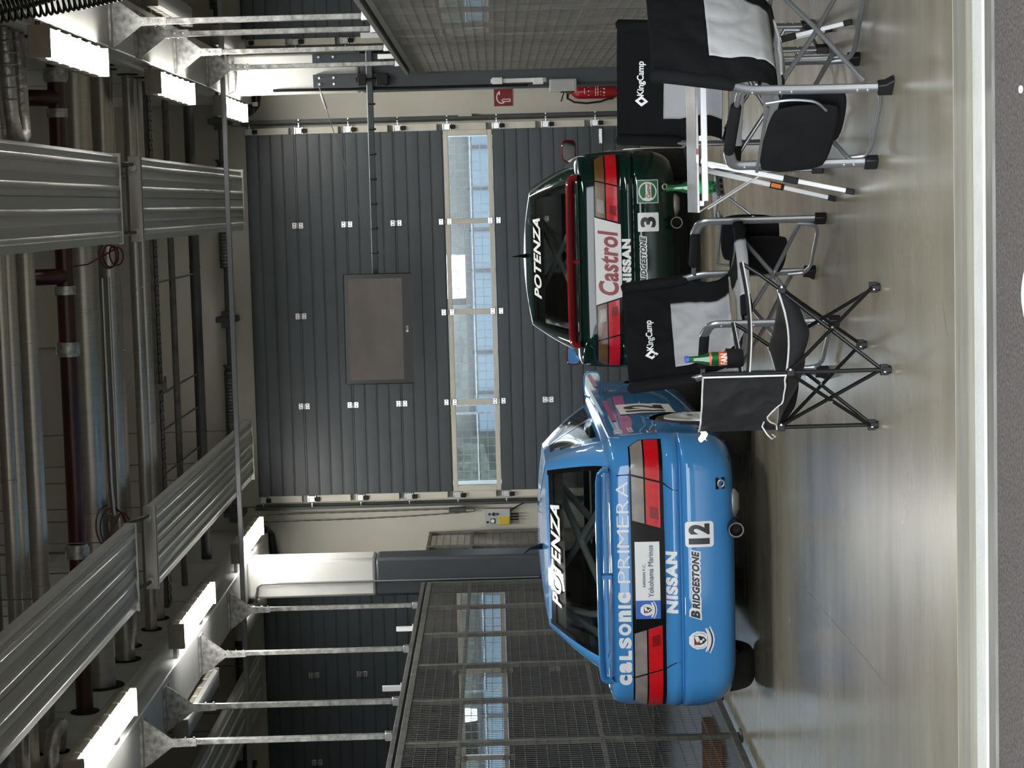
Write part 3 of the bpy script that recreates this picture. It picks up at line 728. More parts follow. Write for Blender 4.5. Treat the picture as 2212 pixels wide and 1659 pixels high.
# ------------------------------------------------------------------ fluorescent fittings along the beams
def fitting(x0, x1, y0, y1, on, label, s):
    z = 4.07
    r = thing('fluorescent_light', label, 'ceiling light', ((x0+x1)/2, (y0+y1)/2, z), group='fluorescent fittings along the beams')
    b = MB(); b.box((x0-.006, y0+.02, z+.038), (x1+.006, y1-.02, z+.12)); b.build('housing', M['lampbody'], r, bevel=.006)
    w = x1-x0; pr = [(x0+.002, z+.06), (x0, z+.038), (x0+w*.10, z+.008), (x0+w*.22, z), (x1-w*.22, z), (x1-w*.10, z+.008), (x1, z+.038), (x1-.002, z+.06)]
    d = MB(); d.prism([(x, y0+.03, h) for x, h in pr], (0, y1-y0-.06, 0)); d.build('diffuser', M['lamp'] if on else M['lampoff'], r, smooth=30)
    e = MB()
    e.box((x0-.004, y0, z-.004), (x1+.004, y0+.03, z+.12)); e.box((x0-.004, y1-.03, z-.004), (x1+.004, y1, z+.12)); build_each(e, 'end_cap', M['lampbody'], r, bevel=.004)
    c = MB(); k = 6
    for i in range(k):
        y = lerp(y0+.15, y1-.15, i/(k-1))
        for x in (x0-.009, x1+.003): c.box((x, y-.018, z+.030), (x+.006, y+.018, z+.080))
    build_each(c, 'clip', M['cream'], r)
    xb = x1 if s > 0 else x0; bw = .035 if not on else (.045 if s > 0 else .128)
    for ya in (y0+.2, y1-.3): MB().box((min(xb, xb+s*bw), ya, z+.09), (max(xb, xb+s*bw), ya+.1, z+.12)).build('mount_bracket', M['fence'], r)
    return r
nm = ['nearest', 'middle', 'farthest']
LY = [(11.66, 13.46), (15.50, 17.30), (19.22, 20.95)]
for i, (a, b) in enumerate(LY):
    fitting(.892, 1.070, a, b, True, 'lit fluorescent light on the right beam, %s one' % nm[i], 1)
    fitting(-3.345, -3.160, a, b, True, 'lit fluorescent light on the left beam, %s one' % nm[i], -1)
    fitting(FL-.42, FL-.24, a, b, False, 'unlit light on the outer side of the left beam, %s one' % nm[i], 1)
    if i: fitting(FR+.26, FR+.44, a, b, False, 'unlit light on the outer side of the right beam, %s one' % nm[i], -1)

# ------------------------------------------------------------------ things on the walls and columns
# control box with its cable chain on the left pier
p = at_y(1045, 1133, 22.24); q = at_y(1102, 1096, 22.24)
r = thing('door_control_box', 'grey and yellow door control box on the wall left of the main door', 'control box', ((p.x+q.x)/2, 22.2, q.z))
x0, x1, z0, z1 = p.x, q.x, q.z, p.z; w = x1-x0; h = z1-z0
MB().box((x0, 22.17, z0), (x1, 22.27, z1)).build('case', M['greyplast'], r, bevel=.008)
MB().box((x0+.02*w, 22.163, z0+.04*h), (x0+.52*w, 22.17, z0+.42*h)).build('yellow_cover', M['yellow'], r, bevel=.004)
MB().box((x0+.1*w, 22.163, z0+.56*h), (x0+.42*w, 22.17, z0+.74*h)).build('display', M['greenp'], r, bevel=.003)
b = MB()
for a, c, rr in ((.68, .78, .012), (.68, .62, .018), (.68, .48, .012), (.2, .86, .012)): b.cyl((x0+a*w, 22.155, z0+c*h), (x0+a*w, 22.17, z0+c*h), rr, 12)
build_each(b, 'button', M['print_k'], r); MB().cyl((x0+.26*w, 22.155, z0+.66*h), (x0+.26*w, 22.165, z0+.66*h), .02, 14).build('dial', M['white'], r)
b = MB()
for k in range(3): b.tube([(x0+.3*w+.03*k, 22.2, z0), (x0+.3*w+.03*k, 22.2, z0-.09)], .008, 6)
b.build('gland', M['plast'], r)
box_root = r
MB().tube([(x1-.03, 22.2, z0), (x1+.02, 22.2, z0-.08), (x1+.07, 22.2, z0-.2), (x1+.09, 22.22, z0-.5)], .007, 6).build('cable', M['plast'], r)
# hand chain hanging in a loop
A = at_y(560, 1128, 22.16); B = at_y(572, 1112, 22.16); C = at_y(1022, 1103, 22.16)
pts = []
for i in range(41):
    t = i/40; pts.append((lerp(A.x, C.x-.01, t**3), 22.16, lerp(A.z, C.z, t)))
for i in range(1, 6):
    a = PI*i/6; pts.append((C.x-.01+.016*(1-math.cos(a)), 22.16, C.z-.02*math.sin(a)))
for i in range(41):
    t = 1-i/40; pts.append((lerp(B.x, C.x+.025, t**2.2), 22.16, lerp(B.z, C.z, t)))
b = MB(); b.tube(pts, [.0075 if i % 2 else .0045 for i in range(len(pts))], 6); chain = tag(b.build('hand_chain', M['fence']), 'long hand chain loop hanging on the wall left of the main door', 'chain')
dup(box_root, box_root.location+Vector((PITCH_X, 0, 0)), label='door control box of the right neighbouring bay, seen through the right mesh fence')
dup(chain, chain.location+Vector((PITCH_X, 0, 0)), label='hand chain of the right neighbouring bay, seen through the right mesh fence')
b = MB(); p = at_y(970, 1106, 22.1); q = at_y(1006, 1096, 22.1); b.box((p.x, 22.05, q.z), (q.x, 22.14, p.z)); tag(b.build('limit_switch', M['darkpipe'], bevel=.006), 'small dark switch on the left door track', 'switch')
# cream box right of the door
p = at_y(990, 257, 22.24); q = at_y(1020, 245, 22.24)
r = thing('sensor_box', 'small cream box on the wall right of the door', 'box', ((p.x+q.x)/2, 22.22, q.z)); MB().box((p.x, 22.19, q.z), (q.x, 22.27, p.z)).build('case', M['cream'], r, bevel=.006); MB().box((p.x+.012, 22.186, q.z+.02), (q.x-.012, 22.19, p.z-.02)).build('lid', M['wall'], r, bevel=.002)
# extinguisher sign
c = at_y(1087, 209, 22.25); r = thing('extinguisher_sign', 'dark red square sign with a white hose symbol on the wall', 'sign', (c.x, 22.25, c.z-.1))
def F(a, b): return Vector((c.x+a, 22.2585, c.z+b))
MB().box((c.x-.1, 22.26, c.z-.1), (c.x+.1, 22.268, c.z+.1)).build('plate', M['redsign'], r)
b = MB()
ring = [(-.052+.062*math.cos(a)+.045, .02+.062*math.sin(a)) for a in [PI*(1.0-1.25*i/18) for i in range(19)]]
arc = [(-.005+.070*math.cos(PI*(.18+1.05*i/18)), .02+.056*math.sin(PI*(.18+1.05*i/18))) for i in range(19)]
outer = arc; inner = [(x*.83, .02+(y-.02)*.80) for x, y in arc]
for k in range(18): patch(b, F, [outer[k], outer[k+1], inner[k+1], inner[k]], step=1)
for pts in (rect(-.055, -.046, -.07, .0), rect(-.030, -.021, -.07, .0), rect(-.055, -.021, -.078, -.068), [(-.055, 0), (-.046, 0), (-.036, .015), (-.043, .02)], [(-.021, 0), (-.030, 0), (-.038, .015), (-.032, .02)], rect(.02, .062, .035, .043), [(.02, .043), (.062, .043), (.05, .052), (.03, .05)]): patch(b, F, pts, step=1)
b.build('hose_symbol', M['white'], r)
# extinguisher
p = at_y(1248, 198, 22.14); e0 = at_y(1332, 196, 22.14)
X = p.x; z0 = e0.z
r = thing('fire_extinguisher', 'red fire extinguisher hung on the wall right of the green car', 'fire extinguisher', (X, 22.14, z0))
MB().lathe([(.001, .0), (.072, .004), (.08, .02), (.08, .40), (.072, .44), (.045, .475), (.026, .49), (.026, .51)], (X, 22.14, z0), 'z', 28).build('cylinder', M['red'], r, smooth=40)
MB().lathe([(.022, .50), (.03, .505), (.03, .54), (.016, .55), (.001, .552)], (X, 22.14, z0), 'z', 16).build('valve', M['bolt'], r)
b = MB(); b.bar((X+.02, 22.14, z0+.56), (X-.10, 22.12, z0+.60), .025, .012); b.bar((X+.02, 22.14, z0+.535), (X-.08, 22.12, z0+.535), .02, .010); b.build('lever', M['plast'], r, bevel=.002)
MB().tube([(X-.02, 22.14, z0+.52), (X-.07, 22.11, z0+.53), (X-.115, 22.08, z0+.46), (X-.13, 22.07, z0+.33), (X-.115, 22.07, z0+.18), (X-.09, 22.07, z0+.10), (X-.085, 22.07, z0+.04)], .011, 10).build('hose', M['plast'], r, smooth=60)
def EF(a, b): th = a/.0812; return Vector((X+.0812*math.sin(th), 22.14-.0812*math.cos(th), z0+b))
b = MB(); patch(b, EF, rect(-.06, .06, .13, .15)); patch(b, EF, rect(-.05, .05, .20, .21)); patch(b, EF, rect(-.055, .05, .225, .235)); patch(b, EF, rect(-.05, .045, .30, .31)); patch(b, EF, rect(-.03, .03, .345, .352)); patch(b, EF, rect(-.05, .03, .17, .178)); build_each(b, 'printed_label', M['white'], r)
b = MB()
for k in range(3): b.cyl((X-.06+.06*k, 22.12, z0-.018), (X-.06+.06*k, 22.12, z0+.004), .009, 8)
b.box((X-.05, 22.2, z0+.1), (X+.05, 22.27, z0+.45)); b.build('foot_and_bracket', M['red'], r)
# socket box and trunking beside the right column
p = at_y(1187, 199, 19.95); q = at_y(1245, 170, 19.95)
r = thing('socket_box', 'light grey socket box on the right column above the extinguisher', 'socket box', ((p.x+q.x)/2, 19.95, q.z))
MB().box((p.x, 19.88, q.z), (q.x, 19.995, p.z)).build('case', M['greyplast'], r, bevel=.008); MB().box((p.x-.008, 19.90, q.z+.02), (p.x, 19.98, q.z+.16)).build('side_flap', M['plast'], r, bevel=.004); MB().box((p.x+.012, 19.874, q.z+.02), (q.x-.012, 19.88, p.z-.02)).build('lid', M['greyplast'], r, bevel=.003)
c0 = at_y(590, 196, 19.96); c1 = at_y(1140, 184, 19.96)
b = MB(); b.tube([(c0.x, 19.965, c0.z), (c1.x, 19.965, c1.z)], .014, 8); tag(b.build('conduit_black', M['plast']), 'black conduit running down the right column', 'conduit')
r = thing('trunking', 'short white cable trunking with two sockets low on the right column', 'cable trunking', (c0.x+.05, 19.98, 1.0))
p = at_y(1060, 177, 19.96); q = at_y(1180, 174, 19.96); MB().box((p.x-.012, 19.975, q.z), (p.x+.03, 20.0, p.z)).build('duct', M['white'], r, bevel=.003)
for x in (1072, 1160):
    c = at_y(x, 174, 19.95); MB().box((c.x-.035, 19.94, c.z-.06), (c.x+.03, 19.99, c.z+.04)).build('socket', M['white'], r, bevel=.005)
# conduit on the left column
a = at_y(553, 1296, 19.97); c = at_y(556, 1265, 19.97); d = at_y(1165, 1246, 19.97)
b = MB(); b.tube([a+Vector((-.06, .2, .02)), a, Vector((c.x-.02, 19.97, c.z)), Vector((c.x+.01, 19.97, c.z-.04)), Vector((c.x+.015, 19.97, c.z-.2)), Vector((d.x, 19.97, d.z))], .011, 8); tag(b.build('conduit_steel', M['steel'], smooth=60), 'thin steel conduit bent down the left column', 'conduit')
a = at_y(497, 155, 19.97); c = at_y(505, 203, 19.97)
b = MB(); b.tube([Vector((a.x+.10, 19.97, a.z-.03)), Vector((a.x+.02, 19.97, a.z-.02)), Vector((a.x-.02, 19.97, a.z-.05)), Vector((c.x+.02, 19.97, c.z-.01)), Vector((c.x, 20.05, c.z+.06))], .010, 8); tag(b.build('conduit_bend', M['galv'], smooth=60), 'short bent conduit at the top of the right column', 'conduit')
# rainwater elbows
for w, a, b_, s in (('right', at_y(540, 236, 21.95), at_y(545, 190, 21.95), 1), ('left', at_y(572, 1147, 21.95), at_y(585, 1212, 21.95), -1)):
    pts = [Vector((a.x-s*.02, 21.80, a.z+.01)), Vector((a.x-s*.02, 21.86, a.z+.01)), Vector((a.x, 21.95, a.z-.02)), Vector((a.x+s*.05, 21.97, a.z-.06)), Vector((lerp(a.x, b_.x, .7), 21.97, lerp(a.z, b_.z, .7)-.05)), Vector((b_.x+s*.1, 21.97, b_.z-.05))]
    t = thing('drain_elbow', 'black drain pipe elbow at the head of the %s column' % w, 'pipe', tuple(pts[2]))
    MB().tube(pts, .05, 16).build('bend', M['blacktube'], t, smooth=70); MB().lathe([(.052, -.03), (.060, -.03), (.060, .03), (.052, .03)], tuple(pts[1]), 'y', 18).build('collar', M['blacktube'], t)
    if s > 0: MB().box((pts[3].x-.022, 21.905, pts[3].z-.03), (pts[3].x+.022, 21.918, pts[3].z+.03)).build('sticker', M['white'], t)

# ------------------------------------------------------------------ television on its swing arm
tv0 = at_y(740, 593, 20.2); tv1 = at_y(897, 828, 20.2)
cx_, cz_ = (tv0.x+tv1.x)/2, (tv0.z+tv1.z)/2; tw, th = abs(tv0.x-tv1.x), abs(tv0.z-tv1.z)
r = thing('television', 'flat black television hung in front of the slate door', 'television', (cx_, 20.2, cz_-th/2), rotz=.0, local=True)
tl = math.radians(2.0); r.rotation_euler = (tl, math.radians(.4), math.radians(1.0))
b = MB(); b.box((-tw/2, 0, 0), (tw/2, .05, th)); b.box((-tw*.35, .05, th*.2), (tw*.35, .09, th*.8)); b.build('casing', M['tvk'], r, bevel=.008)
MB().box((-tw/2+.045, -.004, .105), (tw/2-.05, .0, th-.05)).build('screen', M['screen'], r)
b = MB(); b.box((-tw/2-.004, -.002, -.004), (tw/2+.004, .02, .012)); b.build('bottom_trim', M['darkpipe'], r)
b = MB()
def TF(a, c): return Vector((a, -.0025, c))
patch(b, TF, disc(-.026, .062, .013), step=1); letters(b, TF, 'LG', -.008, .026, .052, .072, bold=.02, step=1); b.build('logo', M['white'], r)
a0 = at_y(797, 62, 19.75); a1 = at_y(812, 600, 20.32)
t = thing('tv_swing_arm', 'dark square swing arm carrying the television from the right column', 'bracket', (1.3, 19.9, 2.6))
p0 = Vector((1.22, 19.86, a0.z)); d = (Vector((a1.x, 20.32, a1.z))-p0)
pe = p0+d*1.06
MB().bar(p0+Vector((.30, -.04, .012)), pe, .055, .055).build('boom', M['colg'], t, bevel=.004)
MB().bar(p0+Vector((.30, -.045, .042)), pe+Vector((0, 0, .030)), .02, .008).build('cable_duct', M['white'], t)
b = MB()
for k in range(7):
    q = p0+d*(.12+.125*k); b.bar(q-d.normalized()*.004, q+d.normalized()*.004, .062, .066)
build_each(b, 'cable_tie', M['plast'], t)
MB().box((pe.x-.09, 20.29, cz_-.16), (pe.x-.03, 20.33, pe.z+.03)).box((pe.x-.28, 20.29, cz_-.14), (pe.x+.16, 20.31, cz_+.14)).build('mount_plate', M['colg'], t)
for z0 in (19.0,):
    b = MB(); zt = at_y(676, 150, 19.97).z; zb = at_y(832, 150, 19.97).z
    for xa, xb in ((1.16, 1.285), (1.355, 1.48)): b.box((xa, 19.93, zb), (xb, 20.0, zt))
    b.build('column_plate', M['colg'], t, bevel=.004)
    b = MB()
    for xa in (1.19, 1.25, 1.385, 1.45):
        for zz in (zt-.06, zt-.2, zb+.05, zb+.14): b.cyl((xa, 19.915, zz), (xa, 19.935, zz), .012, 8)
    build_each(b, 'bolt', M['bolt'], t)
    b = MB(); b.box((1.17, 19.84, p0.z-.16), (1.27, 19.95, p0.z-.05)); b.box((1.17, 19.84, p0.z+.05), (1.27, 19.95, p0.z+.13)); b.cyl((1.22, 19.87, p0.z-.18), (1.22, 19.87, p0.z+.15), .022, 10); b.build('hinge', M['plast'], t, bevel=.004)
zt = at_y(688, 182, 19.95).z
s0 = Vector((1.2, 19.9, zt)); s1 = p0+d*.86+Vector((0, 0, .03)); b = MB(); b.tube([s0, s1], .004, 6); b.build('stay_wire', M['fence'], t)
m_ = lerp(s0, s1, .06); m2 = lerp(s0, s1, .15); MB().tube([m_, m2], .012, 8).build('turnbuckle', M['bolt'], t)
# ------------------------------------------------------------------ the two saloon race cars
PROF = [(.200, .16), (.215, .11), (.235, .070), (.26, .045), (.29, .026), (.33, .012), (.37, .006), (.42, .000), (.47, .001), (.495, .004), (.510, .011), (.520, .022),
        (.525, .046), (.533, .046), (.538, .030), (.55, .022), (.567, .019), (.585, .024), (.602, .036), (.618, .052), (.632, .058), (.66, .056), (.70, .056), (.76, .058), (.82, .061),
        (.84, .062), (.87, .064), (.90, .068), (.920, .074), (.934, .087), (.942, .108), (.947, .130)]
WID = [(.20, .74), (.235, .79), (.29, .825), (.36, .85), (.50, .858), (.66, .858), (.80, .850), (.88, .842), (.93, .828), (.942, .815), (.947, .80)]
YA, YB, ZW, RW_ = .93, 3.53, .305, .335
def yr(z): return tab(PROF, z)
def wid(z): return tab(WID, z)
def side_x(y, z):
    f = 1-.022*((y-2.35)/2.1)**2
    b = .020*math.exp(-((y-YA)/.34)**4)+.020*math.exp(-((y-YB)/.36)**4)
    return wid(z)*f+b*max(0, 1-((z-.40)/.34)**2)
def half_outline(z, n1=12, n2=14):
    """rear centre -> corner -> side start, as (x, y)"""
    D = .22; yc = yr(z)+.055+D; w = side_x(yc, z); x0 = w-.205; P = []
    for i in range(n1): x = x0*i/n1; P.append((x, yr(z)+.055*(x/w)**2))
    for i in range(n2+1):
        t = math.sin(PI/2*i/n2); x = x0+(w-x0)*t; P.append((x, yr(z)+.055*(x/w)**2+D*(1-math.cos(PI/2*i/n2))))
    return P
YSIDE = [i/66 for i in range(1, 66)]
def full_half(z):
    P = half_outline(z); y0 = P[-1][1]; yf = 3.86
    for t in YSIDE: y = lerp(y0, yf, t); P.append((side_x(y, z), y))
    w = side_x(yf, z); fz = (z-.2)/.75; nose = 4.40-.10*abs(fz-.35)-.22*max(0, fz-.8)
    x0 = w-.42
    for i in range(11):
        a = PI/2*i/10; x = x0+(w-x0)*math.cos(a); P.append((x, yf+(nose-.10-yf)*math.sin(a)))
    for i in range(1, 7): x = x0*(1-i/6); P.append((x, nose-.10*(x/x0)**2 if x0 else nose))
    return P
def zfall(y, z):
    k = 1-.26*max(0, min(1, (y-3.15)/1.2))**1.5; return .2+(z-.2)*k if y > 3.15 else z
_oc = {}
def surf(a, z, off=.002):
    """point of the body skin at arc length a from the rear centre line and height z"""
    k = round(z, 3)
    if k not in _oc:
        P = half_outline(z, 12, 20); y0 = P[-1][1]
        for i in range(1, 60): y = y0+i*.05; P.append((side_x(y, z), y))
        S = [0]
        for p, q in zip(P, P[1:]): S.append(S[-1]+math.hypot(q[0]-p[0], q[1]-p[1]))
        _oc[k] = (P, S)
    P, S = _oc[k]; s = abs(a); i = 0
    while i < len(S)-2 and S[i+1] < s: i += 1
    t = min(1, (s-S[i])/(S[i+1]-S[i])); x = lerp(P[i][0], P[i+1][0], t); y = lerp(P[i][1], P[i+1][1], t)
    dx, dy = P[i+1][0]-P[i][0], P[i+1][1]-P[i][1]; L = math.hypot(dx, dy); sg = 1 if a >= 0 else -1
    return Vector((sg*(x+dy/L*off), y-dx/L*off, z))
# greenhouse
def gz(h): return .955+.365*h-.02*h*h
def gw(h): return .735-.185*h**1.2
def gyr(h): return .52+.70*h-.03*math.sin(PI*h)
def gyf(h): return 3.38-.88*h+.03*math.sin(PI*h)
G1, G2, GS_, G3, G4 = 12, 8, 40, 6, 8
def g_half(h):
    w = gw(h); x0 = w-lerp(.125, .05, h); D = lerp(.24, .14, h); P = []
    for i in range(G1): x = x0*i/G1; P.append((x, gyr(h)+.05*(x/w)**2))
    for i in range(G2+1): a = PI/2*i/G2; x = x0+(w-x0)*math.sin(a); P.append((x, gyr(h)+.05*(x/w)**2+D*(1-math.cos(a))))
    y0 = P[-1][1]; y1 = gyf(h)-.20
    for i in range(1, GS_): t = i/GS_; P.append((w*(1+.025*math.sin(PI*t)), lerp(y0, y1, t)))
    for i in range(G3+1): a = PI/2*i/G3; P.append((x0+(w-x0)*math.cos(a), y1+(.20-.06)*math.sin(a)))
    for i in range(1, G4+1): x = x0*(1-i/G4); P.append((x, gyf(h)-.06*(x/x0)**2))
    return P
def gsurf(x, h, off=.002):
    """rear screen point"""
    w = gw(h); n = Vector((0, -.42, .90)) if False else Vector((0, -(gz(h+.02)-gz(h-.02)), gyr(h+.02)-gyr(h-.02))).normalized()
    return Vector((x, gyr(h)+.05*(x/w)**2, gz(h)))+n*off
HL = [0, .05, .10, .2, .3, .4, .5, .6, .7, .8, .88, .94, 1.0]

def car(root, P, R):
    zs = [p[0] for p in PROF]
    rows = [full_half(z) for z in zs]
    base = g_half(0); nP = len(rows[0])
    # resample greenhouse outline to the body sample count by matching sections
    def gsamp(h):
        g = g_half(h); n1, n2 = 12, 14; out = []
        def seg(a, b, n, last=False):
            for i in range(n+(1 if last else 0)):
                t = a+(b-a)*i/n; k = min(int(t), len(g)-2); f = t-k; out.append((lerp(g[k][0], g[k+1][0], f), lerp(g[k][1], g[k+1][1], f)))
        seg(0, G1, n1); seg(G1, G1+G2, n2); seg(G1+G2, G1+G2+GS_, 66); seg(G1+G2+GS_, G1+G2+GS_+G3, 10); seg(G1+G2+GS_+G3, len(g)-1, 6, True)
        return out
    body = MB(); V = []; idx = []
    def addrow(pts):           # pts (x,y,z) half; mirrored
        r = [Vector(p) for p in pts]; l = [Vector((-p[0], p[1], p[2])) for p in pts]
        return l[::-1]+r[1:]
    grid = []
    for z, row in zip(zs, rows): grid.append(addrow([(x, y, zfall(y, z)) for x, y in row]))
    top = rows[-1]; gb = gsamp(0)
    for j in range(1, 7):
        t = j/6; grid.append(addrow([(lerp(a[0], b[0], t), lerp(a[1], b[1], t), lerp(zfall(a[1], .947), .955, t)+.010*math.sin(PI*t)*(1 if t < 1 else 0)) for a, b in zip(top, gb)]))
    nc = len(grid[0]); c0 = nP-1
    def arch(i, j):
        m = (grid[i][j]+grid[i][j+1]+grid[i+1][j]+grid[i+1][j+1])/4
        if i >= len(zs)-1 or abs(m.x) < .55: return True
        for yw in (YA, YB):
            if (m.y-yw)**2+(m.z-ZW)**2 < RW_**2: return False
        return True
    # pull the arch edge onto a circle
    for i in range(len(zs)):
        for j in range(nc):
            p = grid[i][j]
            if abs(p.x) > .55:
                for yw in (YA, YB):
                    d = math.hypot(p.y-yw, p.z-ZW)
                    if abs(d-RW_) < .030 and d > 0:
                        f = RW_/d; grid[i][j] = Vector((p.x, yw+(p.y-yw)*f, ZW+(p.z-ZW)*f))
    body.grid(grid, 0, arch)
    # greenhouse skin with window openings, and the roof
    gg = [addrow([(x, y, gz(h)) for x, y in g_half(h)]) for h in HL]
    n = len(g_half(0)); gc = n-1
    def side_open(t): return .10 < t < .475 or .525 < t < .93
    def is_win(i, j):
        k = j-gc if j >= gc else gc-1-j
        if k < G1: return 1 if 1 <= i < 11 else 0
        if G1+G2 <= k < G1+G2+GS_:
            t = (k-G1-G2+.5)/GS_; lim = 10 if t > .2 else 8
            return 2 if (1 <= i < lim and side_open(t)) else 0
        if k >= G1+G2+GS_+G3: return 3 if 1 <= i < 11 else 0
        return 0
    body.grid(gg, 0, lambda i, j: not is_win(i, j))
    tp = g_half(1.0); rr = [gg[-1]]
    for s in (.10, .25, .45, .7, 1.0):
        rr.append(addrow([(x*(1-s), lerp(y, 1.95, s), gz(1)+.052*(1-(1-s)**2)) for x, y in tp]))
    body.grid(rr)
    bo = body.build('body', P, root, smooth=48)
    for nm_, code, gm in (('rear_screen', 1, 'glass_car'), ('windscreen', 3, 'glass_side')):
        g = MB(); g.grid(gg, 0, lambda i, j: is_win(i, j) == code); g.build(nm_, M[gm], root, smooth=60)
    for sgn in (-1, 1):
        for lo, hi in ((0, .5), (.5, 1)):
            def ok(i, j):
                k = j-gc if j >= gc else gc-1-j
                t = (k-G1-G2+.5)/GS_
                return is_win(i, j) == 2 and (j >= gc) == (sgn > 0) and lo < t < hi
            g = MB(); g.grid(gg, 0, ok); g.build('side_window', M['glass_side'], root, smooth=60)
        b = MB()
        for t0, t1 in ((.475, .525),):
            G = []
            for h in HL[1:11]:
                w = gw(h); g = g_half(h); y0 = g[G1+G2][1]; y1 = gyf(h)-.20
                G.append([(sgn*(w*(1+.025*math.sin(PI*t))+.002), lerp(y0, y1, t), gz(h)) for t in (t0, t1)])
            b.slab(G, .002)
        b.build('door_pillar', M['trimk'], root)
    # black surround of the rear screen
    f = MB()
    def strip(fa, fb, k=16):
        G = [[fa(i/k), fb(i/k)] for i in range(k+1)]; f.grid(G)
    gx = lambda h: gw(h)-lerp(.125, .05, h)
    strip(lambda t: gsurf(lerp(-1, 1, t)*gx(.95), .95), lambda t: gsurf(lerp(-1, 1, t)*gx(.86)*.985, .865))
    for s in (-1, 1): strip(lambda t, s=s: gsurf(s*gx(t*.95+.02), t*.95+.02), lambda t, s=s: gsurf(s*(gx(t*.95+.02)-.030), t*.95+.02))
    f.build('screen_surround', M['trimk'], root)
    f = MB(); k = 20      # dark sun strip behind the lettering
    f.grid([[gsurf(lerp(-1, 1, i/k)*gx(h)*.97, h, -.004) for h in (.70, .80, .90)] for i in range(k+1)]); f.build('sun_strip', M['strip'], root)
    # floor pan and interior
    b = MB(); b.box((-.70, .18, .22), (.70, 4.2, .30)); b.box((-.60, .30, .23), (.60, .60, .42)); b.build('floor_pan', M['under'], root)
    for yw in (YA, YB):
        for s in (-1, 1):
            b = MB(); k = 20; G = []
            for i in range(k+1):
                a = PI*i/k; yy, zz = yw+(RW_+.012)*math.cos(a), ZW+(RW_+.012)*math.sin(a)
                G.append([(s*.52, yy, zz), (s*.84, yy, zz)])
            b.grid(G); b.add([(s*.52, yw-.36, .2), (s*.52, yw+.36, .2), (s*.52, yw+.36, .7), (s*.52, yw-.36, .7)], [(0, 1, 2, 3)]); b.build('wheel_housing', M['under'], root)
    b = MB(); b.box((-.66, .56, .80), (.66, 1.20, .84)); b.box((-.68, 1.2, .34), (.68, 3.2, .38)); b.box((-.66, 1.17, .36), (.66, 1.21, .84)); b.box((-.68, 3.0, .6), (.68, 3.3, .93)); b.build('cabin_floor', M['seatk'], root)
    for sx in (-.36,) + ((.36,) if R.get('two') else ()):
        s = MB(); G = []
        for i in range(9):
            t = i/8; z = .45+.72*t; y = 2.25-.22*t; w = .24-.05*t if t < .7 else .20-.18*(t-.7)
            G.append([(sx+w*q, y-.10*abs(q)**2, z) for q in (-1, -.6, 0, .6, 1)])
        s.slab(G, .07); s.box((sx-.24, 2.25, .42), (sx+.24, 2.7, .58)); s.build('bucket_seat', M['seatk'], root, smooth=50)
    s = MB(); s.tube([( -.36+.18*math.cos(a), 2.95, .90+.18*math.sin(a)) for a in [2*PI*i/20 for i in range(20)]], .016, 8, closed=True); s.build('steering_wheel', M['seatk'], root)
    # roll cage seen through the rear screen
    for pts in ([(-.34, 1.98, 1.225), (.34, 1.0, .92)], [(.34, 1.96, 1.225), (-.34, .98, .92)], [(-.34, 2.03, 1.225), (.27, 2.03, .70)], [(.34, 2.05, 1.225), (-.27, 2.05, .70)], [(-.34, 2.0, 1.235), (-.45, 1.9, 1.25)], [(.34, 2.0, 1.235), (.45, 1.9, 1.25)],
                [(-.60, 1.95, .4), (-.60, 1.95, 1.0), (-.53, 1.95, 1.24), (-.40, 1.95, 1.29), (.40, 1.95, 1.29), (.53, 1.95, 1.24), (.60, 1.95, 1.0), (.60, 1.95, .4)],
                [(-.515, 1.93, 1.25), (-.58, .72, .86)], [(.515, 1.93, 1.25), (.58, .72, .86)]):
        MB().tube(pts, .024, 12).build('cage_tube', M['cage'], root, smooth=60)
    # tail lights
    zt, zb = .822, .632
    for s in (-1, 1):
        inn = lambda z: lerp(.290, .345, (z-zb)/(zt-zb)); out = .845
        def band(z0, z1, a0, a1, off, m, name, par, k=22, d=.010):
            b = MB(); G = []
            for i in range(k+1):
                t = i/k; G.append([surf(s*lerp(a0(z), a1(z), t), z, off) for z in (z0, lerp(z0, z1, .33), lerp(z0, z1, .67), z1)])
            b.slab(G, -d*s); return b.build(name, m, par, smooth=40)
        o_ = lambda z: out-.055*max(0, (z-.76)/.06)
        lamp = band(zb-.004, zt+.006, lambda z: inn(z)-.012, lambda z: o_(z)+.014, .004, M['trimk'], 'tail_light', root)
        mid = lambda z: lerp(.565, .615, (z-zb)/(zt-zb))
        band(.650, .735, lambda z: inn(z), lambda z: mid(z)-.006, .011, M['lens_r'], 'red_lens', lamp)
        band(.650, .735, lambda z: mid(z)+.006, o_, .011, M['lens_r'], 'red_lens', lamp)
        band(.662, .712, lambda z: inn(z)+.045, lambda z: inn(z)+.115, .0125, M['lens_rd'], 'fog_light', lamp, 6)
        band(.745, .818, lambda z: inn(z), lambda z: mid(z)-.006, .011, M[R['lens']], 'indicator_lens', lamp)
        band(.745, .818, lambda z: mid(z)+.006, o_, .011, M[R['lens']], 'indicator_lens', lamp)
        band(.755, .808, lambda z: inn(z)+.035, lambda z: inn(z)+.135, .0125, M['lens_s'], 'reverse_lens', lamp, 6)
    b = MB(); G = []
    for i in range(21): G.append([surf(lerp(-1, 1, i/20)*lerp(.278, .333, (z-zb)/(zt-zb)), z, .005) for z in (zb-.004, .69, .76, zt+.006)])
    b.slab(G, .008); b.build('rear_garnish', M['trimk'] if not R.get('panel') else M['white'], root, smooth=40)
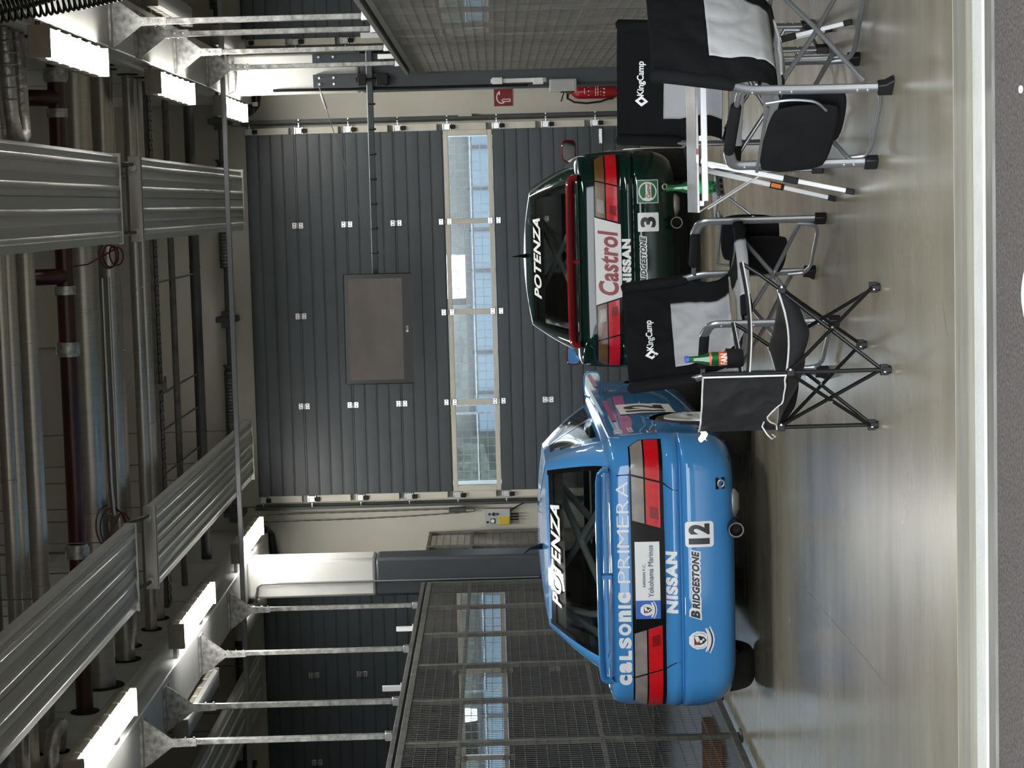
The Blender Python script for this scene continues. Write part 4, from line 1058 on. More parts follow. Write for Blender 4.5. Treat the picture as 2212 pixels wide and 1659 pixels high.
    # shut lines of the boot lid
    for s in (-1, 1):
        b = MB()
        pts = [(.60, .945), (.612, .90), (.616, .828)]; b.tube([surf(s*a, z, .0) for a, z in pts], .0035, 6)
        pts = [(.565, .630), (.54, .60), (.525, .575), (.52, .545)]; b.tube([surf(s*a, z, .0) for a, z in pts], .0035, 6); build_each(b, 'shut_line', M['under'], root)
    # boot spoiler on end stands and a middle stand
    sp = MB(); pts = []; ym = lambda x: .105+.05*(x/.85)**2
    for x, z in ((-.640, .952), (-.642, .978), (-.625, .998), (-.58, 1.006), (-.35, 1.010), (0, 1.012), (.35, 1.010), (.58, 1.006), (.625, .998), (.642, .978), (.640, .952)):
        pts.append((x, ym(x)+.01, z))
    k = len(pts); G = []
    for j in range(11):
        a = 2*PI*j/10; row = []
        for i, p in enumerate(pts):
            q = Vector(p); T = (Vector(pts[min(i+1, k-1)])-Vector(pts[max(i-1, 0)])).normalized(); nrm = T.cross(Vector((0, 1, 0))).normalized()
            row.append(q+Vector((0, .070*math.cos(a), -.022*math.cos(a)*abs(nrm.z)))+nrm*R.get('sth', .016)*math.sin(a))
        G.append(row)
    sp.grid(G); sp.box((-.012, .08, .945), (.012, .16, 1.005)); sp.build('boot_spoiler', R['spoil'], root, smooth=50)
    # door mirrors
    for s in (-1, 1):
        c = Vector((s*.915, 2.86, .91)); m = MB(); prof = []
        rows_ = []
        for i, (sc_, dy) in enumerate(((.90, -.035), (1.0, -.03), (1.0, 0.0), (.92, .05), (.70, .09), (.30, .11), (.02, .115))):
            rows_.append([c+Vector((.100*sc_*(abs(math.cos(a))**.55)*(1 if math.cos(a) >= 0 else -1), dy, .066*sc_*(abs(math.sin(a))**.55)*(1 if math.sin(a) >= 0 else -1))) for a in [2*PI*i/24 for i in range(25)]])
        m.grid(rows_)
        mo = m.build('door_mirror', R['mirror'], root, smooth=50)
        g = MB(); g.add([c+Vector((.088*(abs(math.cos(a))**.55)*(1 if math.cos(a) >= 0 else -1), -.033, .056*(abs(math.sin(a))**.55)*(1 if math.sin(a) >= 0 else -1))) for a in [2*PI*i/24 for i in range(24)]], [tuple(range(24))]); g.build('mirror_glass', M['mirror'], mo)
        MB().bar(c+Vector((-s*.06, .03, -.02)), (s*.73, 3.0, .93), .05, .035).build('mirror_arm', R['mirror'], mo, bevel=.006)
    # wheels
    for yw in (YA, YB):
        for s in (-1, 1):
            w = MB(); xc = s*.745; hw = .118
            w.lathe([(.240, -hw*.92), (.262, -hw), (.288, -hw*.98), (.303, -hw*.78), (.306, -hw*.3), (.306, hw*.3), (.303, hw*.78), (.288, hw*.98), (.262, hw), (.235, hw*.92), (.215, 0), (.235, -hw*.92)], (xc, yw, .306), 'x', 48)
            # tread grooves
            for i in range(22):
                a = 2*PI*i/22
                for q in (-1, 1):
                    p0 = Vector((xc+q*.018, yw+.3055*math.cos(a), .306+.3055*math.sin(a))); p1 = Vector((xc+q*.085, yw+.304*math.cos(a+.22), .306+.304*math.sin(a+.22)))
                    w.bar(p0, p1, .007, .003, (0, math.cos(a), math.sin(a)), 1)
            wo = w.build('wheel', [M['tyre'], M['under']], root, smooth=50)
            r = MB(); r.lathe([(.243, s*(hw-.006)), (.241, s*(hw+.006)), (.228, s*(hw+.004)), (.212, s*hw*.5), (.212, -s*hw*.7)], (xc, yw, .306), 'x', 36)
            r.lathe([(.001, s*.112), (.05, s*.112), (.066, s*.10), (.066, s*.05)], (xc, yw, .306), 'x', 20)
            for i in range(5):
                a = 2*PI*i/5+.3; d = Vector((0, math.cos(a), math.sin(a))); t = Vector((0, -math.sin(a), math.cos(a))); c = Vector((xc+s*.100, yw, .306))
                r.add([c+d*.03+t*.035, c+d*.230+t*.062+Vector((s*.02, 0, 0)), c+d*.230-t*.062+Vector((s*.02, 0, 0)), c+d*.03-t*.035] + [q-Vector((s*.03, 0, 0)) for q in (c+d*.03+t*.035, c+d*.225+t*.05, c+d*.225-t*.05, c+d*.03-t*.035)],
                      [(0, 1, 2, 3), (7, 6, 5, 4), (0, 4, 5, 1), (1, 5, 6, 2), (2, 6, 7, 3), (3, 7, 4, 0)])
            r.build('rim', M['rim'], wo, smooth=40)
            b = MB(); b.lathe([(.04, 0), (.165, 0), (.165, s*.02), (.04, s*.02)], (xc-s*.04, yw, .306), 'x', 24); b.build('brake_disc', M['darkpipe'], wo)
    MB().cyl((-.68, YA, .30), (.68, YA, .30), .035, 10).build('rear_axle', M['under'], root)
    # exhaust, silencer, tow eye, aerial
    ex = MB(); ex.tube([(.285, .55, .235), (.285, .25, .215), (.28, -.015, .205)], .046, 20, caps=False); ex.lathe([(.046, 0), (.046, .012), (.038, .012), (.036, .10)], (.28, -.016, .205), 'y', 20); ex.build('exhaust_tip', M['dullsteel'], root, smooth=50)
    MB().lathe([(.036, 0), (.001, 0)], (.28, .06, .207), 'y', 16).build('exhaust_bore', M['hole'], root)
    s = MB(); s.tube([(.33, .20, .215), (.38, .20, .215), (.47, .20, .215), (.50, .20, .215)], [.03, .055, .055, .03], 18, up=(0, 0, 1)); s.build('silencer', M['silver'], root, smooth=50)
    t = MB(); t.prism([surf(a, z, .003) for a, z in rect(.520, .590, .262, .318)], (0, .01, 0)); t.build('tow_recess', M['hole'], root)
    t = MB(); t.tube([(.555+.020*math.cos(a), surf(.555, .28).y-.020, .286+.018*math.sin(a)) for a in [2*PI*i/16 for i in range(16)]], .006, 8, closed=True); t.build('tow_eye', M['silver'], root)
    a = MB(); a.tube([(R['ax'], 1.50, 1.335), (R['ax'], 1.475, 1.36), (R['ax'], 1.40, 1.42), (R['ax']+R['alean'], 1.35, 1.455)], [.022, .016, .006, .003], 8); a.build('aerial', M['plast'], root, smooth=60)

def decals(root, rows):
    """rows: name, material, list of drawing calls"""
    for name, m, fn in rows:
        b = MB(); fn(b); b.build(name, m, root, normals=False, smooth=60)
def S(o): return lambda a, z: surf(a, z, o)
def row(b, f, chars, a0, a1, z0, z1, ws, gap, bold=.0, shear=0.):
    tot = sum(ws)+gap*(len(ws)-1); a = a0; k = (a1-a0)/tot
    for c, w_ in zip(chars, ws):
        letters(b, f, c, a, a+w_*k, z0, z1, 0, shear, bold, .05); a += (w_+gap)*k
def rrect(x0, x1, y0, y1, r):
    P = []
    for cx, cy, s in ((x1-r, y1-r, 0), (x0+r, y1-r, 1), (x0+r, y0+r, 2), (x1-r, y0+r, 3)):
        P += [(cx+r*math.cos(PI/2*s+PI/2*i/4), cy+r*math.sin(PI/2*s+PI/2*i/4)) for i in range(5)]
    return P
def potenza(b, x0, x1, h0, h1): letters(b, lambda a, h: gsurf(a, h, .005), 'POTENZA', x0, x1, h0, h1, 0, .32, .035, .03, 1.08)
def bridgestone(root, a0, a1, z0, z1):
    q = .009; L = a1-a0; ab = a0+L*.135
    decals(root, [('tyre_maker_backing', M['white'], lambda b: (letters(b, S(.0045), 'RIDGESTONE', ab-q, a1+q, z0-q, z1+q*.6, 0, .28, .12, .04, 1.10), letters(b, S(.0045), 'B', a0-q, ab+.012, z0-q, z1+q+.010, 0, .28, .075, .04),
                    patch(b, S(.0042), [(a0, z0-q*.4), (a1-.01, z0-q*.4), (a1+.006, z1), (a0+.02, z1)]))),
                  ('tyre_maker_lettering', M['print_k'], lambda b: (letters(b, S(.0062), 'RIDGESTONE', ab+.004, a1, z0, z1, 0, .28, .05, .04, 1.10), letters(b, S(.0062), 'B', a0, ab-.004, z0, z1+.009, 0, .28, .055, .04)))])
M['strip'] = mat('dark_sun_strip', (.004, .006, .006), .3, var=.1)
M['dullsteel'] = mat('heat_stained_steel', (.10, .085, .07), .32, metal=.85, var=.25, vscale=30)

CB = at_y(1400, 1250.5, 12.0); CG = at_y(1350, 563.5, 15.6)
blue = thing('race_car', 'sky blue saloon race car with white sponsor lettering and number twelve', 'car', (CB.x, 12.0, 0), local=True)
car(blue, M['blue'], dict(lens='lens_s', spoil=M['blue'], mirror=M['blue'], ax=-.04, alean=-.02))
green = thing('race_car', 'dark green saloon race car with a red boot spoiler and number three', 'car', (CG.x, 15.6, 0), local=True)
car(green, M['green'], dict(lens='lens_a', spoil=M['redp'], mirror=M['redp'], ax=.02, alean=.0, panel=True, sth=.030))

# --- writing on the blue car
decals(blue, [
 ('sponsor_lettering', M['white'], lambda b: row(b, S(.004), 'caLSOnIc', -.665, -.088, .836, .912, [.9, .9, .8, .92, .98, .92, .28, .9], .16, .065)),
 ('model_lettering', M['white'], lambda b: row(b, S(.004), 'PRIMERA', -.032, .575, .838, .910, [.78, .82, .16, 1.12, .74, .82, 1.0], .17, -.008)),
 ('maker_lettering', M['white'], lambda b: letters(b, S(.004), 'NISSAN', -.218, .155, .556, .624, 0, 0, .065, .04, 1.16)),
 ('screen_lettering', M['white'], lambda b: potenza(b, -.375, .300, .755, .925)),
 ('number_panel', M['white'], lambda b: patch(b, S(.004), rrect(.182, .336, .338, .508, .02))),
 ('number', M['print_k'], lambda b: row(b, S(.0055), '12', .199, .322, .362, .488, [.5, .9], .30, .05)),
])
bridgestone(blue, -.250, .160, .428, .474)
pl = MB(); pl.slab([[surf(a, z, .016) for z in (.660, .735, .808)] for a in (-.248, -.1, .05, .215)], -.006); plate = pl.build('rear_plate', M['white'], blue)
decals(plate, [('plate_blue_field', M['plateblue'], lambda b: patch(b, S(.0235), rect(-.249, -.138, .660, .808))),
 ('plate_line', M['navy'], lambda b: (letters(b, S(.0235), 'NISSAN F.C.', -.055, .085, .748, .764, 0, 0, .004, 1), letters(b, S(.0235), 'Yokohama Marinos', -.118, .195, .700, .732, 0, 0, .0, 1)))])
def crest(root, ca, cz, k, o, back=True):
    def D(a, z): return surf(ca+a*k, cz+z*k, o)
    L = [(-.80, .25), (-.62, .66), (-.30, .95), (.30, .95), (.62, .66), (.80, .25), (.74, -.30), (.50, -.62), (1.05, -.42), (.98, -.72), (1.22, -.86), (.92, -1.0), (.5, -1.18), (0, -1.25), (-.5, -1.18), (-.92, -1.0), (-1.22, -.86), (-.98, -.72), (-1.05, -.42), (-.50, -.62), (-.74, -.30)]
    rows = [('crest_backing', M['white'], lambda b: patch(b, D, L, step=.3))]
    def up(e): return lambda a, z: surf(ca+a*k, cz+z*k, o+e)
    def wreath(b):
        for s in (-1, 1):
            for i in range(9):
                t = -.95+i*.24; x, z = s*.62*math.cos(t*.9), .62*math.sin(t*.9)+.05
                patch(b, up(.001), [(x-.05, z-.02), (x+.05*s, z+.07), (x+.08*s, z+.01), (x, z-.06)], step=1)
        patch(b, up(.001), rect(-.40, .40, -.66, -.61), step=1)
    shield = [(-.40, .52), (.40, .52), (.40, .0), (.28, -.32), (0, -.56), (-.28, -.32), (-.40, .0)]
    rows += [('wreath', M['gold'], wreath), ('shield', M['print_k'], lambda b: patch(b, up(.001), shield, step=1)),
             ('shield_red_half', M['red'], lambda b: patch(b, up(.0018), [(-.36, .50), (-.02, .50), (-.02, .22), (-.20, .02), (-.36, .10)], step=1)),
             ('shield_figure', M['white'], lambda b: (patch(b, up(.0026), [(.36, .50), (.36, .18), (.02, .04), (-.20, .26), (.04, .40)], step=1), patch(b, up(.0026), disc(-.10, -.06, .14, .13, 12), step=1), patch(b, up(.0026), [(-.05, -.16), (.18, -.20), (.12, -.34), (.0, -.38)], step=1))),
             ('ribbon', M['navy'], lambda b: ([patch(b, up(.001), [(x0, z0), (x1, z1), (x1, z1+.15), (x0, z0+.15)], step=1) for x0, z0, x1, z1 in [(-.86+.215*i, -.88-.24*(1-((-.86+.215*i)/.86)**2), -.86+.215*(i+1), -.88-.24*(1-((-.86+.215*(i+1))/.86)**2)) for i in range(8)]],
                                              patch(b, up(.001), [(-1.12, -.84), (-.95, -.74), (-.98, -.52), (-.88, -.72), (-.84, -.88)], step=1), patch(b, up(.001), [(1.12, -.84), (.95, -.74), (.98, -.52), (.88, -.72), (.84, -.88)], step=1)))]
    decals(root, rows)
crest(blue, -.382, .430, .070, .004)
crest(plate, -.194, .738, .045, .0250)
# stickers on the blue car's right flank
decals(blue, [
 ('flank_sticker', M['white'], lambda b: patch(b, S(.004), rect(.955, 1.055, .64, .70))),
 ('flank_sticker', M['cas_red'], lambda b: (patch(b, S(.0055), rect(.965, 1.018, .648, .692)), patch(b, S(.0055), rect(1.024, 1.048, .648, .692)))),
 ('flank_lettering', M['white'], lambda b: (letters(b, S(.004), 'IMPUL', 1.00, 1.20, .855, .895, 0, .1, .02), patch(b, S(.004), rect(1.00, 1.18, .842, .850)))),
 ('flank_lettering', M['white'], lambda b: letters(b, S(.004), 'CALSONIC', 1.02, 1.26, .775, .810, 0, 0, .02)),
 ('door_number_panel', M['white'], lambda b: patch(b, S(.004), rect(1.95, 2.55, .44, .80))),
 ('door_number', M['print_k'], lambda b: letters(b, S(.0055), '12', 2.05, 2.45, .50, .76, 0, 0, .04)),
 ('door_stripe', M['pink'], lambda b: patch(b, S(.004), rect(1.65, 2.9, .845, .875))),
 ('sill_sticker', M['white'], lambda b: patch(b, S(.004), rect(1.75, 2.02, .30, .40))),
])
def gside(t, h, o=.003):
    w = gw(h); g = g_half(h); y0 = g[G1+G2][1]; y1 = gyf(h)-.20
    return Vector((w*(1+.025*math.sin(PI*max(0, t)))+o, lerp(y0, y1, t), gz(h)))
decals(blue, [('pillar_badge', M['white'], lambda b: patch(b, lambda a, z: gside(.045+a*.4, .42+z*1.8), disc(0, 0, .085, .055, 18), step=.02)),
              ('pillar_badge', M['navy'], lambda b: patch(b, lambda a, z: gside(.045+a*.4, .42+z*1.8, .005), rect(-.03, .03, -.025, .02), step=.02))])
# --- writing on the green car
decals(green, [
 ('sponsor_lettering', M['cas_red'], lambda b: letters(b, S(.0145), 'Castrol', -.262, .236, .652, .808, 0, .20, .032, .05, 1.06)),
 ('maker_lettering', M['white'], lambda b: letters(b, S(.004), 'NISSAN', -.205, .166, .556, .624, 0, 0, .065, .04, 1.16)),
 ('screen_lettering', M['white'], lambda b: potenza(b, -.325, .335, .755, .925)),
 ('number_panel', M['white'], lambda b: patch(b, S(.004), rrect(.218, .362, .340, .500, .008))),
 ('number', M['print_k'], lambda b: letters(b, S(.0055), '3', .250, .330, .362, .480, 0, 0, .045)),
 ('round_logo', M['white'], lambda b: patch(b, S(.004), rect(.433, .612, .338, .502))),
 ('round_logo', M['cas_grn'], lambda b: patch(b, S(.0052), rect(.438, .607, .343, .497))),
 ('round_logo', M['white'], lambda b: patch(b, S(.0064), disc(.522, .420, .074, .070, 32))),
 ('round_logo', M['cas_grn'], lambda b: patch(b, S(.0076), disc(.522, .420, .064, .060, 32))),
 ('round_logo', M['white'], lambda b: (patch(b, S(.0088), rect(.468, .586, .392, .436)), patch(b, S(.0088), [(.456, .386), (.476, .386), (.480, .432), (.466, .464), (.453, .454)]))),
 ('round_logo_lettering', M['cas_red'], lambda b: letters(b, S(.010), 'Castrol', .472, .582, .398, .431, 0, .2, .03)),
 ('flank_sticker', M['white'], lambda b: patch(b, S(.004), rect(.93, 1.06, .44, .49))),
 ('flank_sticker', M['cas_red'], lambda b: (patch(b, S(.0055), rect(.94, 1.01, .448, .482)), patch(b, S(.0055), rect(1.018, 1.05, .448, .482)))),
 ('flank_sticker', M['white'], lambda b: patch(b, S(.004), rect(1.05, 1.45, .66, .74))),
])
bridgestone(green, -.225, .182, .442, .486)
# ------------------------------------------------------------------ folding armchairs
BK = [(.955, -.325), (.90, -.318), (.84, -.310), (.78, -.301), (.72, -.292), (.66, -.281), (.60, -.266), (.54, -.245), (.49, -.222), (.455, -.195), (.437, -.160)]
def bky(z): return tab(sorted((a, b) for a, b in BK), z)
def bkw(z): return tab([(.43, .262), (.49, .255), (.54, .262), (.60, .290), (.64, .312), (.72, .318), (.955, .312)], z)
def cloth(p, amp, seed):
    q = Vector((p[0]*4.2+p[2]*1.5+seed, p[1]*5, p[2]*3.2-p[0]*1.2))
    r = 1-abs(noise.noise(q*1.25)); r2 = 1-abs(noise.noise(q*2.3+Vector((3, 1, 7))))
    return amp*(noise.noise(q*.7)*1.0+max(0, r-.55)**2*3.2+max(0, r2-.6)**2*2.2-.5)
def solid(o, th):
    m = o.modifiers.new('thickness', 'SOLIDIFY'); m.thickness = th; m.offset = 0; return o
def smooth_path(P, n=5):
    """rounded polyline"""
    P = [Vector(p) for p in P]; out = [P[0]]
    for a, b, c in zip(P, P[1:], P[2:]):
        d = min((a-b).length, (c-b).length)*.45; p = b+(a-b).normalized()*d; q = b+(c-b).normalized()*d
        for i in range(n+1): t = i/n; out.append(p*(1-t)**2+b*2*t*(1-t)+q*t*t)
    out.append(P[-1]); return out
def armchair(loc, rotz, label, pocket=None, tray=False, seed=0.):
    r = thing('camp_chair', label, 'chair', (loc[0], loc[1], 0), rotz, 'folding camp armchairs', local=True)
    HW, FY, RY = .295, .22, -.22
    for s in (-1, 1):
        x = s*HW
        ru = MB(); ru.tube(smooth_path([(x, RY, .045), (x, RY, .30), (x, RY-.005, .585), (x, -.275, .68), (x, -.325, .95)]), .0130, 16, ry=.0240, up=(0, 1, .001)); ru.build('rear_leg', M['steel'], r, smooth=60)
        fl = MB(); fl.tube(smooth_path([(x, FY, .045), (x, FY, .40), (x, FY, .600), (x, FY-.085, .622), (x, FY-.10, .622)], 8), .0130, 16, ry=.0240, up=(0, 1, .001)); fo = fl.build('front_leg', M['steel'], r, smooth=60)
        MB().tube(smooth_path([(x, FY-.10, .622), (x, -.10, .612), (x, -.215, .606), (x, RY-.02, .575)]), .0115, 12).build('arm_tube', M['steel'], r, smooth=60)
        b = MB(); b.tube([(x, .135, .620), (x, .125, .621), (x, -.13, .613), (x, -.140, .612)], [.020, .0235, .0235, .019], 16); b.build('arm_pad', M['foam'], r, smooth=50)
        b = MB(); b.tube(smooth_path([(x-s*.018, RY+.008, .14), (x-s*.018, RY+.018, .055), (x-s*.018, RY+.075, .034), (x-s*.018, FY-.075, .034), (x-s*.018, FY-.018, .055), (x-s*.018, FY-.008, .14)]), .0105, 12); b.build('foot_bar', M['steel'], r, smooth=60)
        c = MB(); c.box((x-.0175, FY-.028, 0), (x+.0175, FY+.028, .056)); c.build('foot_cap', M['plast'], r, bevel=.005)
        c = MB(); c.prism([(x-.018, RY+.028, .0), (x-.018, RY-.055, .0), (x-.018, RY-.048, .012), (x-.018, RY-.031, .032), (x-.018, RY-.027, .062), (x-.018, RY+.028, .058)], (.036, 0, 0)); c.build('foot_cap', M['plast'], r, bevel=.004)
        q = MB()
        for yy, zs in ((RY, (.10, .14, .40, .445, .555)), (FY, (.10, .14, .40, .47, .55))):
            for z in zs: q.cyl((x-s*.006, yy, z), (x+s*.0160, yy, z), .0055, 8)
        build_each(q, 'rivet', M['bolt'], r)
        # seat rail and the strut up to it
        MB().tube([(s*.255, -.20, .425), (s*.262, .0, .418), (s*.262, .225, .43)], .010, 10).build('seat_rail', M['steel'], r, smooth=60)
    for yy, o in ((RY-.030, -1), (FY-.028, 1)):
        for s in (-1, 1):
            d = .011*s*o
            t = MB(); t.tube([(-s*HW, yy+d, .115), (-s*(HW-.02), yy+d, .13), (s*.02, yy+d, .285), (s*.235, yy+d, .418)], .0105, 12); t.build('cross_tube', M['steel'], r, smooth=60)
        MB().cyl((0, yy-.016, .272), (0, yy+.026, .272), .006, 8).build('pivot', M['bolt'], r)
    # cloth: a fine sheet over back and seat, dark surround and pale middle
    zs = [lerp(.955, .445, i/44) for i in range(45)]; nu = 40
    def bp(z, u, o=0.):
        w = bkw(z); a = u*w; dent = .030*(1-u*u)*(1 if z > .5 else max(0, (z-.43)/.07)); e = 0 if abs(u) > .93 else 1
        return Vector((a, bky(z)-dent+e*cloth((a, 0, z), .015, seed)+o, z))
    G = [[bp(z, -1+2*j/nu) for j in range(nu+1)] for z in zs]
    wg = .58
    def pale(i, j): return zs[i+1] < .715 and abs(-1+2*(j+.5)/nu) < wg
    b = MB(); b.grid(G, 0, lambda i, j: not pale(i, j)); bk = solid(b.build('backrest', M['cloth_k'], r, smooth=80), .006)
    b = MB(); b.grid(G, 0, pale); solid(b.build('back_panel', M['cloth_g'], bk, smooth=80), .007)
    for s in (-1, 1):
        b = MB(); b.tube([(s*HW, -.255, .635), (s*HW, -.272, .68), (s*HW, -.30, .82), (s*HW, -.325, .95), (s*HW*.99, -.327, .962)], [.024, .0290, .0285, .0280, .014], 16); b.build('upright_sleeve', M['cloth_k'], bk, smooth=50)
    sv = [(-.165, .440), (-.12, .428), (-.06, .421), (0, .419), (.06, .421), (.12, .427), (.17, .436), (.215, .448), (.245, .450), (.256, .436), (.258, .405)]
    sv = smooth_path([(0, y, z) for y, z in sv], 3)
    def sp_(p, u): sag = .028*(1-u*u)*(1 if p.y < .2 else .2); a = u*.262; return Vector((a, p.y, p.z-sag+cloth((a, p.y, 3), .012, seed) if abs(u) < .95 else p.z))
    G2_ = [[sp_(p, -1+2*j/nu) for j in range(nu+1)] for p in sv]
    b = MB(); b.grid(G2_, 0, lambda i, j: abs(-1+2*(j+.5)/nu) >= wg); se = solid(b.build('seat', M['cloth_k'], r, smooth=80), .008)
    b = MB(); b.grid(G2_, 0, lambda i, j: abs(-1+2*(j+.5)/nu) < wg); solid(b.build('seat_panel', M['cloth_g'], se, smooth=80), .009)
    # brand name on the front of the back
    def LF(a, z): return bp(z, a/.31, .0052)
    b = MB(); letters(b, LF, 'KingCamp', .072, -.105, .812, .856, 0, .0, .022, .02); cxx, czz = .098, .833
    for q in range(4):
        P0 = [(cxx, czz+.033), (cxx-.028, czz), (cxx, czz-.033), (cxx+.028, czz)]; I = [(cxx, czz+.015), (cxx-.011, czz), (cxx, czz-.015), (cxx+.011, czz)]
        patch(b, LF, [P0[q], P0[(q+1) % 4], I[(q+1) % 4], I[q]], step=.05)
    b.build('brand_lettering', M['white'], bk, normals=False)
    if pocket:
        s = pocket; x = s*(HW+.022)
        def pk(name, y0, y1, z0, z1, x, th, par, slant=0., tilt=0.):
            m = MB(); G = []; kk = 18
            for i in range(kk+1):
                row_ = []
                for j in range(kk+1):
                    a_, c_ = -1+2*i/kk, -1+2*j/kk                      # square to rounded square
                    f_ = 1-.13*abs(a_*c_)**2.5
                    yy, zz = (y0+y1)/2+(y1-y0)/2*a_*f_, (z0+z1)/2+(z1-z0)/2*c_*f_
                    e = (1-abs(a_)**4)*(1-abs(c_)**4)
                    row_.append((x+s*(th*e+cloth((0, yy, zz), .006, seed+3)*e), yy+slant*(zz-z0), zz+tilt*(yy-y0)))
                G.append(row_)
            m.grid(G); o = m.build(name, M['cloth_k'], par, smooth=70); return solid(o, .006)
        pp = pk('side_pocket', -.165, .225, .190, .475, x, .014, r, .06, .07); pk('pocket_pouch', -.20, .12, .165, .44, x-s*.045, .010, pp)
        MB().tube(smooth_path([(x, -.17, .50), (x, -.19, .40), (x+s*.01, -.185, .30), (x+s*.01, -.13, .255)]), .006, 8).build('pocket_wire', M['steel'], pp, smooth=60)
        MB().tube([(x, -.15, .488), (x, .0, .495), (x, .235, .500)], .007, 8).build('pocket_rail', M['steel'], pp)
        if tray: MB().box((x+s*.016, -.02, .36), (x+s*.020, .04, .40)).build('care_label', M['white'], pp)
    if tray:
        t = MB(); t.box((-.475, .19, .520), (-.325, .375, .530)); t.box((-.475, .19, .490), (-.467, .375, .520)); t.box((-.475, .367, .495), (-.325, .375, .520)); to = t.build('side_tray', M['steel'], r, bevel=.003)
        t = MB()
        for k in range(4): t.box((-.465+.035*k, .3752, .499), (-.445+.035*k, .3762, .513))
        build_each(t, 'tray_slot', M['hole'], to)
        MB().tube([(-.465, .26, .520), (-.31, .22, .34)], .007, 8).tube([(-.34, .24, .515), (-.305, .22, .51)], .010, 8).build('tray_strut', M['steel'], to)
    return r
chA = armchair((.494, 8.483), math.radians(40.7), 'black and grey camp chair cut by the frame edge, turned away from the camera', pocket=-1, seed=2.)
chB = armchair((.475, 9.99), math.radians(160.7), 'black and grey camp chair behind the aluminium table, facing the camera', seed=5.)
chC = armchair((-.482, 9.80), math.radians(216.9), 'black and grey camp chair left of the table, behind the small black chair', pocket=-1, tray=True, seed=9.)

# ------------------------------------------------------------------ roll-top aluminium table
T = thing('camp_table', 'folding aluminium slat table between the two right-hand camp chairs', 'table', (.377, 9.28, 0))
X0, X1, Y0, Y1, ZT = -.065, .82, 9.0, 9.44, .696
n = 6
for i in range(n):
    a = lerp(Y0, Y1, i/n); b_ = lerp(Y0, Y1, (i+1)/n)-.004
    pr_ = [(a, ZT-.012), (a, ZT-.002)]
    for q in range(5):
        y_ = lerp(a, b_, q/5); d_ = (b_-a)/5; pr_ += [(y_+.0015, ZT), (y_+d_*.55, ZT), (y_+d_*.62, ZT-.005), (y_+d_*.92, ZT-.005)]
    pr_ += [(b_, ZT-.003), (b_, ZT-.012)]
    s = MB(); s.prism([(X0, y_, z_) for y_, z_ in pr_], (X1-X0, 0, 0)); s.build('slat', M['alu_rib'], T, smooth=20)
for y in (Y0+.012, Y1-.012):
    MB().box((X0+.05, y-.012, ZT-.052), (X1-.05, y+.012, ZT-.024)).build('frame_rail', M['alu_w'], T, bevel=.003)
for x in (X0+.04, X1-.04, .26, .50):
    MB().box((x-.012, Y0+.01, ZT-.034), (x+.012, Y1-.01, ZT-.013)).build('cross_bar', M['alu'], T, bevel=.002)
feet = [((.150, 9.018), (.006, 9.023), 1), ((.135, 9.42), (-.023, 9.517), 0), ((.605, 9.018), (.749, 9.028), 1), ((.62, 9.42), (.763, 9.557), 0)]
for (tx, ty), (fx, fy), near in feet:
    p = Vector((tx, ty, ZT-.045)); q = Vector((fx, fy, .0)); d = q-p
    up = MB(); up.bar(p, p+d*.62, .024, .024, (0, 1, 0)); lg = up.build('leg', M['alu_w'], T, bevel=.003)
    MB().bar(p+d*.55, p+d*.985, .020, .020, (0, 1, 0)).build('leg_extension', M['alu_w'], lg, bevel=.002)
    MB().bar(p+d*.52, p+d*.62, .030, .030, (0, 1, 0)).build('leg_sleeve', M['plast'], lg, bevel=.003)
    e = p+d*.94; MB().bar(e, (q.x, q.y, .0), .026, .026, (0, 1, 0)).build('leg_cap', M['plast'], lg, bevel=.004)
    if not near: MB().bar(p+d*.53+Vector((0, -.017, 0)), p+d*.60+Vector((0, -.017, 0)), .02, .006, (0, 1, 0)).build('release_button', M['orange'], lg, bevel=.003)
    s = -1 if tx < .4 else 1
    MB().tube([p+d*.38+Vector((0, .014, 0)), (tx+s*.20, ty+.0, ZT-.05)], .0045, 8).build('brace', M['alu'], lg)
    MB().prism([(tx+.020, ty-.017, ZT-.022), (tx+.0, ty-.017, ZT-.020), (tx-.024*1, ty-.017, ZT-.07), (p+d*.13).to_tuple()[0:1]+(ty-.017, (p+d*.13).z), (p+d*.09).to_tuple()[0:1]+(ty-.017, (p+d*.09).z+.012)], (0, .006, 0)).build('leg_hinge', M['alu'], lg)
sx = at_y(1485, 328, 9.0).x; f = MB()
f.box((sx-.012, Y0-.0015, ZT-.011), (sx+.012, Y0, ZT-.001)); f.build('sticker', M['cas_red'], T); MB().box((sx-.050, Y0-.0015, ZT-.012), (sx-.014, Y0, ZT-.001)).build('sticker', M['white'], T)

